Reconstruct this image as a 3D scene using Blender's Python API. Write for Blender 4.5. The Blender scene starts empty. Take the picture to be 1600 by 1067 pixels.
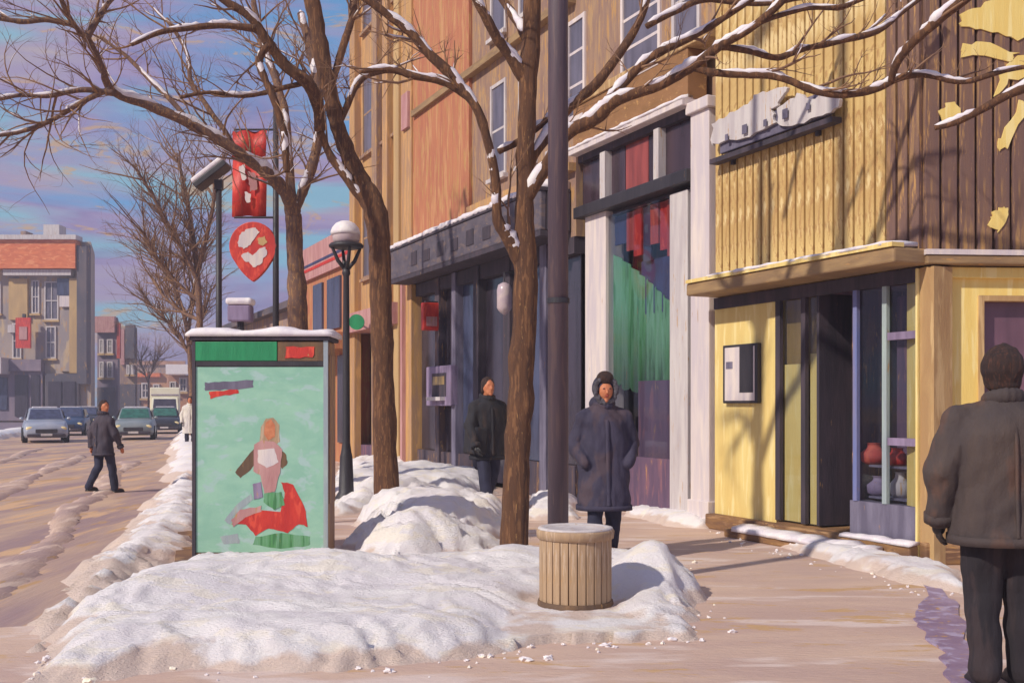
import bpy, bmesh, math, random
import numpy as np
from mathutils import Vector, Matrix, noise
random.seed(7)
sc = bpy.context.scene
col = sc.collection

# ------------------------------------------------------------------ camera
F = 1700.0; HY = 634.0; CH = 1.42          # focal length in px of a 1600 px frame, horizon row, eye height
cam = bpy.data.cameras.new('camera'); camo = bpy.data.objects.new('camera', cam); col.objects.link(camo)
camo.location = (0, 0, CH); camo.rotation_euler = (math.radians(90), 0, 0)
cam.sensor_width = 36; cam.lens = 36*F/1600; cam.shift_y = (HY-533.5)/1600
cam.clip_start = .1; cam.clip_end = 3000
sc.camera = camo
# ------------------------------------------------------------------ sun, sky, exposure
SUN = Vector((-.62, -.52, .60)).normalized()
sun = bpy.data.lights.new('sun', 'SUN'); suno = bpy.data.objects.new('sun', sun); col.objects.link(suno)
sun.energy = 3.15; sun.angle = math.radians(1.4); sun.color = (1, .92, .79)
suno.rotation_euler = SUN.to_track_quat('Z', 'Y').to_euler()
W = bpy.data.worlds.new('World'); sc.world = W; W.use_nodes = True
nt = W.node_tree; nt.nodes.clear()
def N(nt, t, **k):
    n = nt.nodes.new(t)
    for a, b in k.items(): setattr(n, a, b)
    return n
def L(nt, a, b): nt.links.new(a, b)
def ramp(nt, src, stops, interp='LINEAR'):
    r = N(nt, 'ShaderNodeValToRGB'); r.color_ramp.interpolation = interp
    e = r.color_ramp.elements
    while len(e) < len(stops): e.new(.5)
    for i, (p, c) in enumerate(stops):
        e[i].position = p; e[i].color = tuple(c)+(1,) if not isinstance(c, (int, float)) else (c, c, c, 1)
    L(nt, src, r.inputs[0]); return r
def mixc(nt, fac, a, b, blend='MIX'):
    m = N(nt, 'ShaderNodeMix', data_type='RGBA', blend_type=blend)
    for s, v in ((m.inputs[0], fac), (m.inputs[6], a), (m.inputs[7], b)):
        if isinstance(v, (int, float)): s.default_value = v
        elif isinstance(v, (tuple, list)): s.default_value = tuple(v[:3])+(1,)
        else: L(nt, v, s)
    return m.outputs[2]
def srgb(r, g, b):
    f = lambda v: (v/255/12.92) if v/255 <= .04045 else ((v/255+.055)/1.055)**2.4
    return (f(r), f(g), f(b))
sky = N(nt, 'ShaderNodeTexSky', sky_type='NISHITA'); sky.sun_disc = False
sky.sun_elevation = math.asin(SUN.z); sky.sun_rotation = math.atan2(SUN.x, SUN.y) % (2*math.pi)
sky.air_density = 1.0; sky.dust_density = .6; sky.ozone_density = 2.0
tc = N(nt, 'ShaderNodeTexCoord')
def skynoise(scale, sz, detail, rough, dist, off=0):
    mp = N(nt, 'ShaderNodeMapping'); mp.inputs['Scale'].default_value = (scale, scale, sz)
    mp.inputs['Location'].default_value = (off, off*.7, off*.3)
    mp.inputs['Rotation'].default_value = (0, math.radians(7), 0)
    L(nt, tc.outputs['Generated'], mp.inputs[0])
    n = N(nt, 'ShaderNodeTexNoise'); n.inputs['Scale'].default_value = 1; n.inputs['Detail'].default_value = detail
    n.inputs['Roughness'].default_value = rough; n.inputs['Distortion'].default_value = dist
    L(nt, mp.outputs[0], n.inputs['Vector']); return n.outputs[0]
K = 10.0   # cloud radiance is divided by the background strength below
cl = lambda r, g, b, k=1: tuple(v*K*k for v in srgb(r, g, b))
base = mixc(nt, .8, sky.outputs[0], cl(92, 142, 192))
cover = ramp(nt, skynoise(2.2, 11, 6, .55, .6, 3.1), [(.41, 0), (.51, 1)])
tint = ramp(nt, skynoise(4, 22, 5, .6, .8, 9.0), [(.30, cl(116, 108, 154)), (.48, cl(148, 136, 172)), (.62, cl(156, 146, 168)), (.78, cl(180, 164, 156))])
c1 = mixc(nt, cover.outputs[0], base, tint.outputs[0])
turq = ramp(nt, skynoise(3, 26, 4, .5, .4, 21.0), [(.54, 0), (.64, .8)])
c2 = mixc(nt, turq.outputs[0], c1, cl(120, 172, 192))
och = ramp(nt, skynoise(9, 30, 8, .7, 1.2, 33.0), [(.57, 0), (.63, .7)])
c3 = mixc(nt, och.outputs[0], c2, cl(188, 150, 104))
bg = N(nt, 'ShaderNodeBackground'); bg.inputs[1].default_value = .1
out = N(nt, 'ShaderNodeOutputWorld'); L(nt, c3, bg.inputs[0]); L(nt, bg.outputs[0], out.inputs[0])
sc.render.engine = 'CYCLES'
sc.view_settings.view_transform = 'Standard'; sc.view_settings.look = 'None'
sc.view_settings.exposure = .28; sc.view_settings.gamma = 1; sc.view_settings.use_curve_mapping = False

# ------------------------------------------------------------------ materials
OCH = srgb(184, 140, 86)
def paint(name, c, c2=None, c3=None, ochre=.25, st=(7, 7, 1.1), rough=.75, bump=.25, under=OCH, metal=0, fine=1.0, rot=0):
    """weathered dry-brushed paint: streaks of two or three tones over a tan undercoat that shows through"""
    m = bpy.data.materials.new(name); m.use_nodes = True; t = m.node_tree; b = t.nodes['Principled BSDF']
    c2 = c2 or tuple(v*.72 for v in c)
    co = N(t, 'ShaderNodeTexCoord')
    def ns(mul, off, detail, dist=.35, rg=.6):
        mp = N(t, 'ShaderNodeMapping'); mp.inputs['Scale'].default_value = tuple(v*mul for v in st)
        mp.inputs['Location'].default_value = (off, off*1.7, off*.4); mp.inputs['Rotation'].default_value = (0, 0, rot)
        L(t, co.outputs['Object'], mp.inputs[0])
        n = N(t, 'ShaderNodeTexNoise'); n.inputs['Scale'].default_value = 1; n.inputs['Detail'].default_value = detail
        n.inputs['Distortion'].default_value = dist; n.inputs['Roughness'].default_value = rg
        L(t, mp.outputs[0], n.inputs['Vector']); return n.outputs[0]
    a = ramp(t, ns(1, 1.3, 4), [(.36, 0), (.60, 1)])
    k = mixc(t, a.outputs[0], c, c2)
    if c3:
        a3 = ramp(t, ns(1.5, 7.7, 3), [(.54, 0), (.62, 1)]); k = mixc(t, a3.outputs[0], k, c3)
    hi = ns(2.6, 4.1, 6, .2, .7)
    if ochre > 0:
        th = .70-.32*ochre
        a2 = ramp(t, hi, [(th, 0), (min(th+.05, .99), 1)]); k = mixc(t, a2.outputs[0], k, under)
    L(t, k, b.inputs['Base Color']); b.inputs['Roughness'].default_value = rough; b.inputs['Metallic'].default_value = metal
    if bump:
        fi = ns(9*fine, 2.2, 5, .1, .7)
        bp = N(t, 'ShaderNodeBump'); bp.inputs['Strength'].default_value = bump; bp.inputs['Distance'].default_value = .02
        L(t, fi, bp.inputs['Height']); L(t, bp.outputs[0], b.inputs['Normal'])
    return m
P_ = lambda *a: srgb(*a)
M = {}
M['bark'] = paint('bark', P_(116, 78, 52), P_(92, 62, 46), P_(140, 98, 66), .25, (22, 22, 3), .9, .9)
M['bark_far'] = paint('bark_far', P_(126, 92, 74), P_(104, 80, 74), P_(152, 114, 80), .35, (18, 18, 4), .9, .6)
M['twig'] = paint('twig', P_(122, 92, 76), P_(146, 110, 82), None, .35, (6, 6, 6), .9, 0)
M['snow_old'] = paint('snow', P_(240, 232, 230), P_(226, 216, 220), P_(244, 234, 214), .0, (2.2, 6, 6), .55, .35, fine=.8)
M['snow_dirty'] = None
M['snow_small'] = paint('snow_small', P_(240, 233, 232), P_(222, 212, 220), None, 0, (9, 9, 9), .6, .3)
M['pavement'] = paint('pavement', P_(210, 180, 160), P_(192, 162, 150), P_(218, 196, 186), .42, (.5, 1.7, 1.5), .75, .6, P_(198, 160, 118), fine=2.2)
M['road'] = paint('road', P_(204, 172, 144), P_(162, 134, 132), P_(214, 174, 134), .42, (1.5, .2, 1), .7, .6, P_(190, 150, 106), rot=-.286)
M['ochre'] = paint('ochre', P_(188, 154, 106), P_(170, 134, 92), P_(202, 170, 122), .25)
M['orange_wall'] = paint('orange_wall', P_(188, 122, 86), P_(176, 108, 80), P_(196, 144, 100), .5, (5, 5, .7))
M['tall_ochre'] = paint('tall_ochre', P_(196, 152, 94), P_(172, 134, 104), P_(206, 158, 104), .45, (6, 6, .8))
M['brown_wall'] = paint('brown_wall', P_(164, 132, 106), P_(142, 112, 100), P_(176, 142, 104), .45, (6, 6, 1))
M['brown_sign'] = paint('brown_sign', P_(136, 98, 60), P_(150, 108, 70), None, .35, (3, 3, 5))
M['yellow'] = paint('yellow', P_(234, 210, 136), P_(226, 196, 120), P_(240, 218, 152), .05, (8, 8, .9))
M['yellow_bright'] = paint('yellow_bright', P_(242, 216, 134), P_(236, 204, 116), P_(246, 224, 152), .05, (8, 8, .8))
M['yellow_rib'] = paint('yellow_rib', P_(216, 186, 122), P_(192, 156, 98), P_(226, 200, 144), .5, (4, 4, 1.6), under=P_(178, 138, 86))
M['brown_shade_clad'] = paint('brown_shade_clad', P_(136, 102, 80), P_(114, 86, 78), P_(154, 118, 82), .4, (8, 8, .8))
M['canopy'] = paint('canopy', P_(164, 134, 94), P_(140, 112, 82), None, .25, (2, 2, 12))
M['plinth'] = paint('plinth', P_(146, 108, 68), P_(116, 84, 62), P_(166, 128, 90), .3, (2, 2, 12))
M['white_paint'] = paint('white_paint', P_(226, 212, 204), P_(204, 192, 196), None, .12, (8, 8, .9))
M['grey_white'] = paint('grey_white', P_(186, 176, 178), P_(206, 198, 196), None, .3, (9, 9, 1))
M['dark_trim'] = paint('dark_trim', P_(76, 64, 74), P_(56, 50, 60), None, .12)
M['black'] = paint('black_paint', P_(44, 41, 48), P_(56, 52, 58), None, .06, rough=.5)
M['plum'] = paint('plum_metal', P_(92, 74, 82), P_(80, 66, 76), P_(102, 82, 84), .04, (20, 20, 1.5), rough=.55)
M['dark_sign'] = paint('dark_sign', P_(100, 92, 102), P_(82, 76, 88), P_(112, 96, 94), .2, (3, 3, 6))
M['dark_wall'] = paint('dark_wall', P_(84, 70, 78), P_(66, 58, 72), P_(104, 80, 74), .32)
M['slate'] = paint('slate', P_(124, 118, 138), P_(98, 92, 112), None, .15)
M['blue_mull'] = paint('blue_mull', P_(110, 120, 172), P_(134, 128, 160), None, .1)
M['aqua_mull'] = paint('aqua_mull', P_(168, 184, 178), P_(150, 160, 168), None, .15)
M['lilac'] = paint('lilac', P_(150, 132, 162), P_(120, 104, 130), None, .15)
M['red'] = paint('red_paint', P_(206, 56, 44), P_(186, 44, 40), P_(220, 76, 56), .05, (9, 9, 3), rough=.5)
M['dark_red'] = paint('dark_red', P_(190, 76, 66), P_(160, 62, 62), P_(206, 96, 76), .14)
M['lilac_shadow'] = paint('lilac_shadow', P_(150, 130, 164), P_(128, 106, 142), P_(170, 158, 192), .35, (5, 5, 5), rough=.35)
M['navy'] = paint('navy', P_(64, 72, 116), P_(54, 54, 88), None, .15)
M['green_cloth'] = paint('green_cloth', P_(84, 150, 92), P_(112, 164, 128), P_(66, 126, 78), .2, (14, 14, 1))
M['green_sign'] = paint('green_sign', P_(42, 148, 96), P_(34, 130, 84), None, .03, rough=.45)
M['aqua'] = paint('aqua_poster', P_(156, 200, 176), P_(140, 188, 166), P_(166, 196, 190), .06, (3, 3, 5), rough=.4, bump=.12, under=P_(170, 160, 124))
M['purple_dark'] = paint('purple_dark', P_(112, 84, 106), P_(92, 72, 96), P_(132, 92, 104), .2)
M['pink'] = paint('pink_wall', P_(196, 150, 146), P_(176, 124, 124), None, .25)
M['orange'] = paint('orange_paint', P_(226, 126, 76), P_(206, 104, 62), P_(232, 146, 96), .1, (1, 1, 3))
M['far_brown'] = paint('far_brown', P_(164, 138, 122), P_(138, 114, 112), P_(180, 150, 118), .42, (1.2, 1.2, .3))
M['far_grey'] = paint('far_grey', P_(172, 154, 142), P_(146, 134, 134), P_(188, 164, 132), .42, (1, 1, .25))
M['far_purple'] = paint('far_purple', P_(140, 122, 134), P_(116, 104, 122), None, .3, (1, 1, .3))
M['far_orange'] = paint('far_orange', P_(188, 138, 104), P_(164, 118, 96), None, .4, (.6, .6, .6))
M['far_dark'] = paint('far_dark', P_(102, 90, 94), P_(80, 76, 88), None, .3, (1, 1, .4))
M['far_ochre'] = paint('far_ochre', P_(198, 164, 112), P_(178, 146, 104), None, .2, (1, 1, .3))
M['bin'] = paint('bin_wood', P_(178, 148, 116), P_(160, 132, 106), P_(190, 164, 138), .25, (20, 20, 2))
M['bin_dark'] = paint('bin_dark', P_(120, 90, 62), P_(96, 74, 58), None, .2)
M['globe'] = paint('lamp_globe', P_(204, 186, 184), P_(186, 166, 176), None, .02, (5, 5, 5), rough=.3, bump=0)
M['skin'] = paint('skin', P_(206, 132, 92), P_(190, 112, 76), None, 0, (20, 20, 20), rough=.6, bump=.05)
M['hair'] = paint('hair', P_(62, 40, 34), P_(46, 32, 32), P_(84, 52, 40), 0, (60, 60, 8), rough=.8, bump=.6)
M['coat_brown'] = paint('coat_brown', P_(80, 66, 60), P_(66, 56, 56), P_(88, 66, 58), .0, (3, 3, 1.6), rough=.85, bump=.4)
M['coat_grey'] = paint('coat_grey', P_(64, 58, 78), P_(50, 46, 66), P_(76, 62, 72), .03, (3, 3, 1.6), rough=.85, bump=.4)
M['coat_black'] = paint('coat_black', P_(44, 40, 42), P_(34, 34, 44), P_(58, 46, 44), .07, (6, 6, 1.5), rough=.85, bump=.4)
M['coat_walk'] = paint('coat_walk', P_(74, 64, 74), P_(58, 52, 66), None, .1, (6, 6, 1.5), rough=.85)
M['coat_cream'] = paint('coat_cream', P_(230, 222, 206), P_(206, 198, 196), None, .06, (6, 6, 1.5), rough=.85)
M['trouser_dark'] = paint('trouser_dark', P_(42, 35, 42), P_(33, 29, 36), P_(52, 42, 46), .0, (7, 7, 1.2), rough=.9, bump=.4)
M['trouser_navy'] = paint('trouser_navy', P_(52, 52, 76), P_(40, 40, 60), None, .04, (7, 7, 1.2), rough=.9)
M['fur'] = paint('fur', P_(126, 122, 132), P_(92, 84, 92), None, 0, (40, 40, 40), rough=1, bump=1)
M['leather'] = paint('leather', P_(30, 28, 32), P_(40, 36, 38), None, 0, rough=.5)
M['car_grey'] = paint('car_grey', P_(150, 156, 156), P_(126, 136, 142), None, 0, (1, 1, 1), rough=.3, bump=0, metal=.2)
M['car_silver'] = paint('car_silver', P_(178, 180, 190), P_(150, 158, 176), None, 0, (1, 1, 1), rough=.3, bump=0, metal=.2)
M['car_dark'] = paint('car_dark', P_(54, 56, 66), P_(42, 44, 52), None, 0, (1, 1, 1), rough=.3, bump=0)
M['car_blue'] = paint('car_blue', P_(64, 84, 116), P_(50, 66, 98), None, 0, (1, 1, 1), rough=.3, bump=0)
M['van_cream'] = paint('van_cream', P_(238, 232, 206), P_(230, 222, 190), None, 0, (1, 1, 1), rough=.5, bump=0)
M['tyre'] = paint('tyre', P_(34, 32, 34), P_(26, 26, 28), None, 0, bump=0)
M['rim'] = paint('rim', P_(150, 150, 152), None, None, 0, bump=0, metal=.7, rough=.4)
M['lens'] = paint('lens', P_(246, 226, 170), P_(240, 214, 150), None, 0, bump=0, rough=.15)
def glass(name, c, rough=.08):
    m = bpy.data.materials.new(name); m.use_nodes = True; b = m.node_tree.nodes['Principled BSDF']; t = m.node_tree
    co = N(t, 'ShaderNodeTexCoord'); mp = N(t, 'ShaderNodeMapping'); mp.inputs['Scale'].default_value = (5, 5, .9); L(t, co.outputs['Object'], mp.inputs[0])
    n = N(t, 'ShaderNodeTexNoise'); n.inputs['Scale'].default_value = 1; n.inputs['Detail'].default_value = 4; L(t, mp.outputs[0], n.inputs['Vector'])
    r = ramp(t, n.outputs[0], [(.35, tuple(v*.55 for v in c)), (.6, c)]); L(t, r.outputs[0], b.inputs['Base Color'])
    b.inputs['Roughness'].default_value = rough; b.inputs['Specular IOR Level'].default_value = .6
    return m
M['glass'] = glass('dark_glass', P_(66, 58, 70), .22); M['glass_blue'] = glass('blue_glass', P_(74, 80, 108), .22); M['glass_olive'] = glass('olive_glass', P_(160, 130, 70), .3)
M['glass_far'] = glass('far_glass', P_(112, 106, 122), .3); M['glass_green'] = glass('green_glass', P_(52, 112, 96), .2)
M['glass_red_reflect'] = glass('red_reflect_glass', P_(160, 76, 70), .3); M['glass_plum'] = glass('plum_glass', P_(122, 88, 104), .3)
M['glass_dusk'] = glass('dusk_glass', P_(72, 56, 66), .25)
hm = bpy.data.materials.new('haze'); hm.use_nodes = True; hm.node_tree.nodes.clear()
hv = N(hm.node_tree, 'ShaderNodeVolumePrincipled'); hv.inputs['Color'].default_value = (.78, .76, .9, 1); hv.inputs['Density'].default_value = .0021
L(hm.node_tree, hv.outputs[0], N(hm.node_tree, 'ShaderNodeOutputMaterial').inputs['Volume']); M['haze'] = hm
def clear_glass():
    m = bpy.data.materials.new('clear_glass'); m.use_nodes = True; t = m.node_tree; t.nodes.clear()
    tr = N(t, 'ShaderNodeBsdfTransparent'); gl = N(t, 'ShaderNodeBsdfGlossy'); gl.inputs['Roughness'].default_value = .03
    tr.inputs[0].default_value = (.85, .87, .9, 1)
    lw = N(t, 'ShaderNodeLayerWeight'); lw.inputs[0].default_value = .5
    pw = N(t, 'ShaderNodeMath', operation='POWER'); L(t, lw.outputs['Facing'], pw.inputs[0]); pw.inputs[1].default_value = 4
    fr = N(t, 'ShaderNodeMath', operation='MULTIPLY_ADD'); L(t, pw.outputs[0], fr.inputs[0]); fr.inputs[1].default_value = .5; fr.inputs[2].default_value = .04
    mx = N(t, 'ShaderNodeMixShader'); o = N(t, 'ShaderNodeOutputMaterial')
    L(t, fr.outputs[0], mx.inputs[0]); L(t, tr.outputs[0], mx.inputs[1]); L(t, gl.outputs[0], mx.inputs[2]); L(t, mx.outputs[0], o.inputs[0]); return m
M['clear'] = clear_glass()
def snow_dirty():
    m = paint('ploughed_snow', P_(250, 244, 242), P_(244, 236, 238), P_(250, 240, 228), .05, (1.6, 3.4, 5), .7, 1.0, P_(222, 198, 180), fine=2.4)
    t = m.node_tree; b = t.nodes['Principled BSDF']; src = b.inputs['Base Color'].links[0].from_socket
    g = N(t, 'ShaderNodeNewGeometry'); s = N(t, 'ShaderNodeSeparateXYZ'); L(t, g.outputs['Position'], s.inputs[0])
    n = N(t, 'ShaderNodeTexNoise'); n.inputs['Scale'].default_value = 2.6; n.inputs['Detail'].default_value = 6; L(t, g.outputs['Position'], n.inputs['Vector'])
    md = N(t, 'ShaderNodeMath', operation='MULTIPLY_ADD'); L(t, n.outputs[0], md.inputs[0]); md.inputs[1].default_value = -.36; L(t, s.outputs[2], md.inputs[2])
    r = ramp(t, md.outputs[0], [(0, .85), (.06, 0)])      # road grit left along the foot of the bank
    r.color_ramp.elements[0].position = 0; r.color_ramp.elements[1].position = .04
    ad = N(t, 'ShaderNodeMath', operation='ADD'); ad.inputs[1].default_value = .14
    L(t, md.outputs[0], ad.inputs[0]); L(t, ad.outputs[0], r.inputs[0])
    k = mixc(t, r.outputs[0], src, P_(220, 194, 178)); L(t, k, b.inputs['Base Color']); return m
M['snow_dirty'] = snow_dirty()

# ------------------------------------------------------------------ mesh helpers
class MB:
    def __init__(s): s.v = []; s.f = []
    def add(s, vs, fs):
        o = len(s.v); s.v += [tuple(v) for v in vs]; s.f += [tuple(i+o for i in f) for f in fs]; return s
    def box(s, x0, x1, y0, y1, z0, z1, T=None):
        vs = [(x, y, z) for x in (x0, x1) for y in (y0, y1) for z in (z0, z1)]
        if T: vs = [T(*v) for v in vs]
        return s.add(vs, [(0, 1, 3, 2), (4, 6, 7, 5), (0, 4, 5, 1), (2, 3, 7, 6), (0, 2, 6, 4), (1, 5, 7, 3)])
    def prism(s, poly, fn, a, b):
        """poly of 2D points, fn(u,v,w) -> xyz, extruded w from a to b"""
        n = len(poly); vs = [fn(u, v, a) for u, v in poly]+[fn(u, v, b) for u, v in poly]
        return s.add(vs, [tuple(range(n)), tuple(range(2*n-1, n-1, -1))]+[(i, i+n, (i+1) % n+n, (i+1) % n) for i in range(n)])
    def tube(s, pts, rad, n=8, cap=True):
        pts = [Vector(p) for p in pts]; rings = []; up = None
        for i, p in enumerate(pts):
            t = (pts[min(i+1, len(pts)-1)]-pts[max(i-1, 0)])
            if t.length < 1e-9: t = Vector((0, 0, 1))
            t.normalize()
            if up is None: up = Vector((0, 1, 0)) if abs(t.y) < .9 else Vector((1, 0, 0))
            a = (up-t*up.dot(t)); a.normalize(); up = a; b = t.cross(a)
            rings.append([p+(a*math.cos(2*math.pi*k/n)+b*math.sin(2*math.pi*k/n))*rad[i] for k in range(n)])
        vs = [v for r in rings for v in r]; fs = []
        for i in range(len(pts)-1):
            for k in range(n): fs.append((i*n+k, i*n+(k+1) % n, (i+1)*n+(k+1) % n, (i+1)*n+k))
        if cap: fs.append(tuple(range(n-1, -1, -1))); fs.append(tuple((len(pts)-1)*n+k for k in range(n)))
        return s.add(vs, fs)
    def lathe(s, prof, c=(0, 0, 0), n=20):
        vs = []; fs = []
        for r, z in prof:
            for k in range(n): vs.append((c[0]+r*math.cos(2*math.pi*k/n), c[1]+r*math.sin(2*math.pi*k/n), c[2]+z))
        for i in range(len(prof)-1):
            for k in range(n): fs.append((i*n+k, i*n+(k+1) % n, (i+1)*n+(k+1) % n, (i+1)*n+k))
        fs.append(tuple(range(n-1, -1, -1))); fs.append(tuple((len(prof)-1)*n+k for k in range(n)))
        return s.add(vs, fs)
    def ell(s, c, r, n=14, m=9, R=None):
        vs = []; fs = []
        for j in range(m+1):
            th = math.pi*j/m
            for k in range(n):
                p = Vector((r[0]*math.sin(th)*math.cos(2*math.pi*k/n), r[1]*math.sin(th)*math.sin(2*math.pi*k/n), r[2]*math.cos(th)))
                if R: p = R @ p
                vs.append(Vector(c)+p)
        for j in range(m):
            for k in range(n): fs.append((j*n+k, (j+1)*n+k, (j+1)*n+(k+1) % n, j*n+(k+1) % n))
        return s.add(vs, fs)
    def cap(s, a, b, ra, rb, n=12):
        a = Vector(a); b = Vector(b); t = (b-a).normalized(); pts = []; rd = []
        for q in (-.98, -.8, -.5, 0): pts.append(a+t*ra*q); rd.append(ra*math.sqrt(1-q*q))
        for q in (0, .5, .8, .98): pts.append(b+t*rb*q); rd.append(rb*math.sqrt(1-q*q))
        return s.tube(pts, rd, n)
    def build(s, name, mat, parent=None, smooth=False, bevel=0, fix=True):
        me = bpy.data.meshes.new(name); me.from_pydata(s.v, [], s.f); me.update()
        if fix:
            bm = bmesh.new(); bm.from_mesh(me); bmesh.ops.recalc_face_normals(bm, faces=bm.faces)
            bm.to_mesh(me); bm.free()
        if smooth: me.shade_smooth()
        me.materials.append(M[mat] if isinstance(mat, str) else mat)
        o = bpy.data.objects.new(name, me); col.objects.link(o)
        if parent: o.parent = parent
        if bevel:
            b = o.modifiers.new('bevel', 'BEVEL'); b.width = bevel; b.segments = 2; b.limit_method = 'ANGLE'
        return o
def tag(o, label=None, cat=None, group=None, kind=None):
    if label: o['label'] = label
    if cat: o['category'] = cat
    if group: o['group'] = group
    if kind: o['kind'] = kind
    return o
def empty(name, loc=(0, 0, 0), rz=0, label=None, cat=None, group=None):
    o = bpy.data.objects.new(name, None); col.objects.link(o); o.location = loc; o.rotation_euler = (0, 0, rz)
    o.empty_display_size = .2
    return tag(o, label, cat, group)
def copy_tree(o, parent=None):
    c = o.copy(); col.objects.link(c); c.parent = parent
    for ch in [x for x in bpy.data.objects if x.parent == o]: copy_tree(ch, c)
    return c
def at(px, py, Y): return Vector(((px-800)/F*Y, Y, CH-(py-HY)/F*Y))
def gnd(px, py, z=0):
    Y = (CH-z)*F/(py-HY); return ((px-800)/F*Y, Y)
def jag(poly, amp, sub=4, seed=1):
    r = random.Random(seed); o = []
    for i, p in enumerate(poly):
        q = poly[(i+1) % len(poly)]
        for k in range(sub):
            t = k/sub; o.append((p[0]+(q[0]-p[0])*t+r.uniform(-amp, amp), p[1]+(q[1]-p[1])*t+r.uniform(-amp, amp)))
    return o
def remesh(mb, name, mat, parent, voxel, fold=0, seed=0, smooth_it=3, stretch=(7, 7, 2)):
    o = mb.build(name, mat, parent, fix=True)
    m = o.modifiers.new('r', 'REMESH'); m.mode = 'VOXEL'; m.voxel_size = voxel
    s = o.modifiers.new('s', 'SMOOTH'); s.factor = .5; s.iterations = smooth_it
    dg = bpy.context.evaluated_depsgraph_get(); dg.update()
    me = bpy.data.meshes.new_from_object(o.evaluated_get(dg)); o.modifiers.clear(); o.data = me; me.name = name
    if fold:
        n = len(me.vertices); co = np.empty(n*3); me.vertices.foreach_get('co', co); nn = np.empty(n*3); me.vertices.foreach_get('normal', nn)
        co = co.reshape(-1, 3); nn = nn.reshape(-1, 3)
        for i in range(n):
            p = co[i]; d = noise.noise(Vector((p[0]*stretch[0]+seed, p[1]*stretch[1], p[2]*stretch[2]+p[0]*4)))+.4*noise.noise(Vector((p[0]*18, p[1]*18+seed, p[2]*9)))
            co[i] = p+nn[i]*d*fold
        me.vertices.foreach_set('co', co.ravel())
    me.materials.clear(); me.materials.append(M[mat]); me.shade_smooth(); me.update()
    return o

# ------------------------------------------------------------------ setting: ground, road, pavement
KX = lambda Y: -.16-.294*Y          # kerb line of the near pavement
RD = Vector((-.294, 1, 0)).normalized(); RN = Vector((-RD.y, RD.x, 0))   # street direction, and to the left of it
def road_pt(Y, off, z=0): return Vector((KX(Y), Y, z))+RN*off
MB().add([(-900, -60, -.135), (900, -60, -.135), (900, 2500, -.135), (-900, 2500, -.135)], [(0, 1, 2, 3)]).build('ground', 'road', fix=False)['kind'] = 'structure'
def strip(name, mat, off0, off1, Y0, Y1, z, step=2.0):
    mb = MB(); n = int((Y1-Y0)/step)
    vs = []
    for i in range(n+1):
        Y = Y0+(Y1-Y0)*i/n
        vs += [road_pt(Y, off0, z), road_pt(Y, off1, z)]
    return tag(mb.add(vs, [(2*i, 2*i+1, 2*i+3, 2*i+2) for i in range(n)]).build(name, mat, fix=False), kind='structure')
strip('road', 'road', .0, 9.0, -20, 210, -.12)
# near pavement as one slab with its kerb (the block side) and far pavement
pv = MB(); a = [road_pt(-20, -.16), road_pt(210, -.16), Vector((60, 210, 0)), Vector((60, -20, 0))]
pv.prism([(p.x, p.y) for p in a], lambda u, v, w: (u, v, w), -.3, 0).build('pavement', 'pavement')['kind'] = 'structure'
kb = MB(); kn = 60
for i in range(kn):
    Y = 6.9+i*1.9; p, q = road_pt(Y, -.155), road_pt(Y+1.88, -.155); p2, q2 = road_pt(Y, .0), road_pt(Y+1.88, .0)
    kb.prism([(p.x, p.y), (q.x, q.y), (q2.x, q2.y), (p2.x, p2.y)], lambda u, v, w: (u, v, w), -.3, .006)
kb.build('kerb', 'plinth')['kind'] = 'structure'
a = [road_pt(-20, 9.0), road_pt(210, 9.0), road_pt(210, 60), road_pt(-20, 60)]
MB().prism([(p.x, p.y) for p in a], lambda u, v, w: (u, v, w), -.3, .0).build('pavement', 'far_purple')['kind'] = 'structure'

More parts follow.
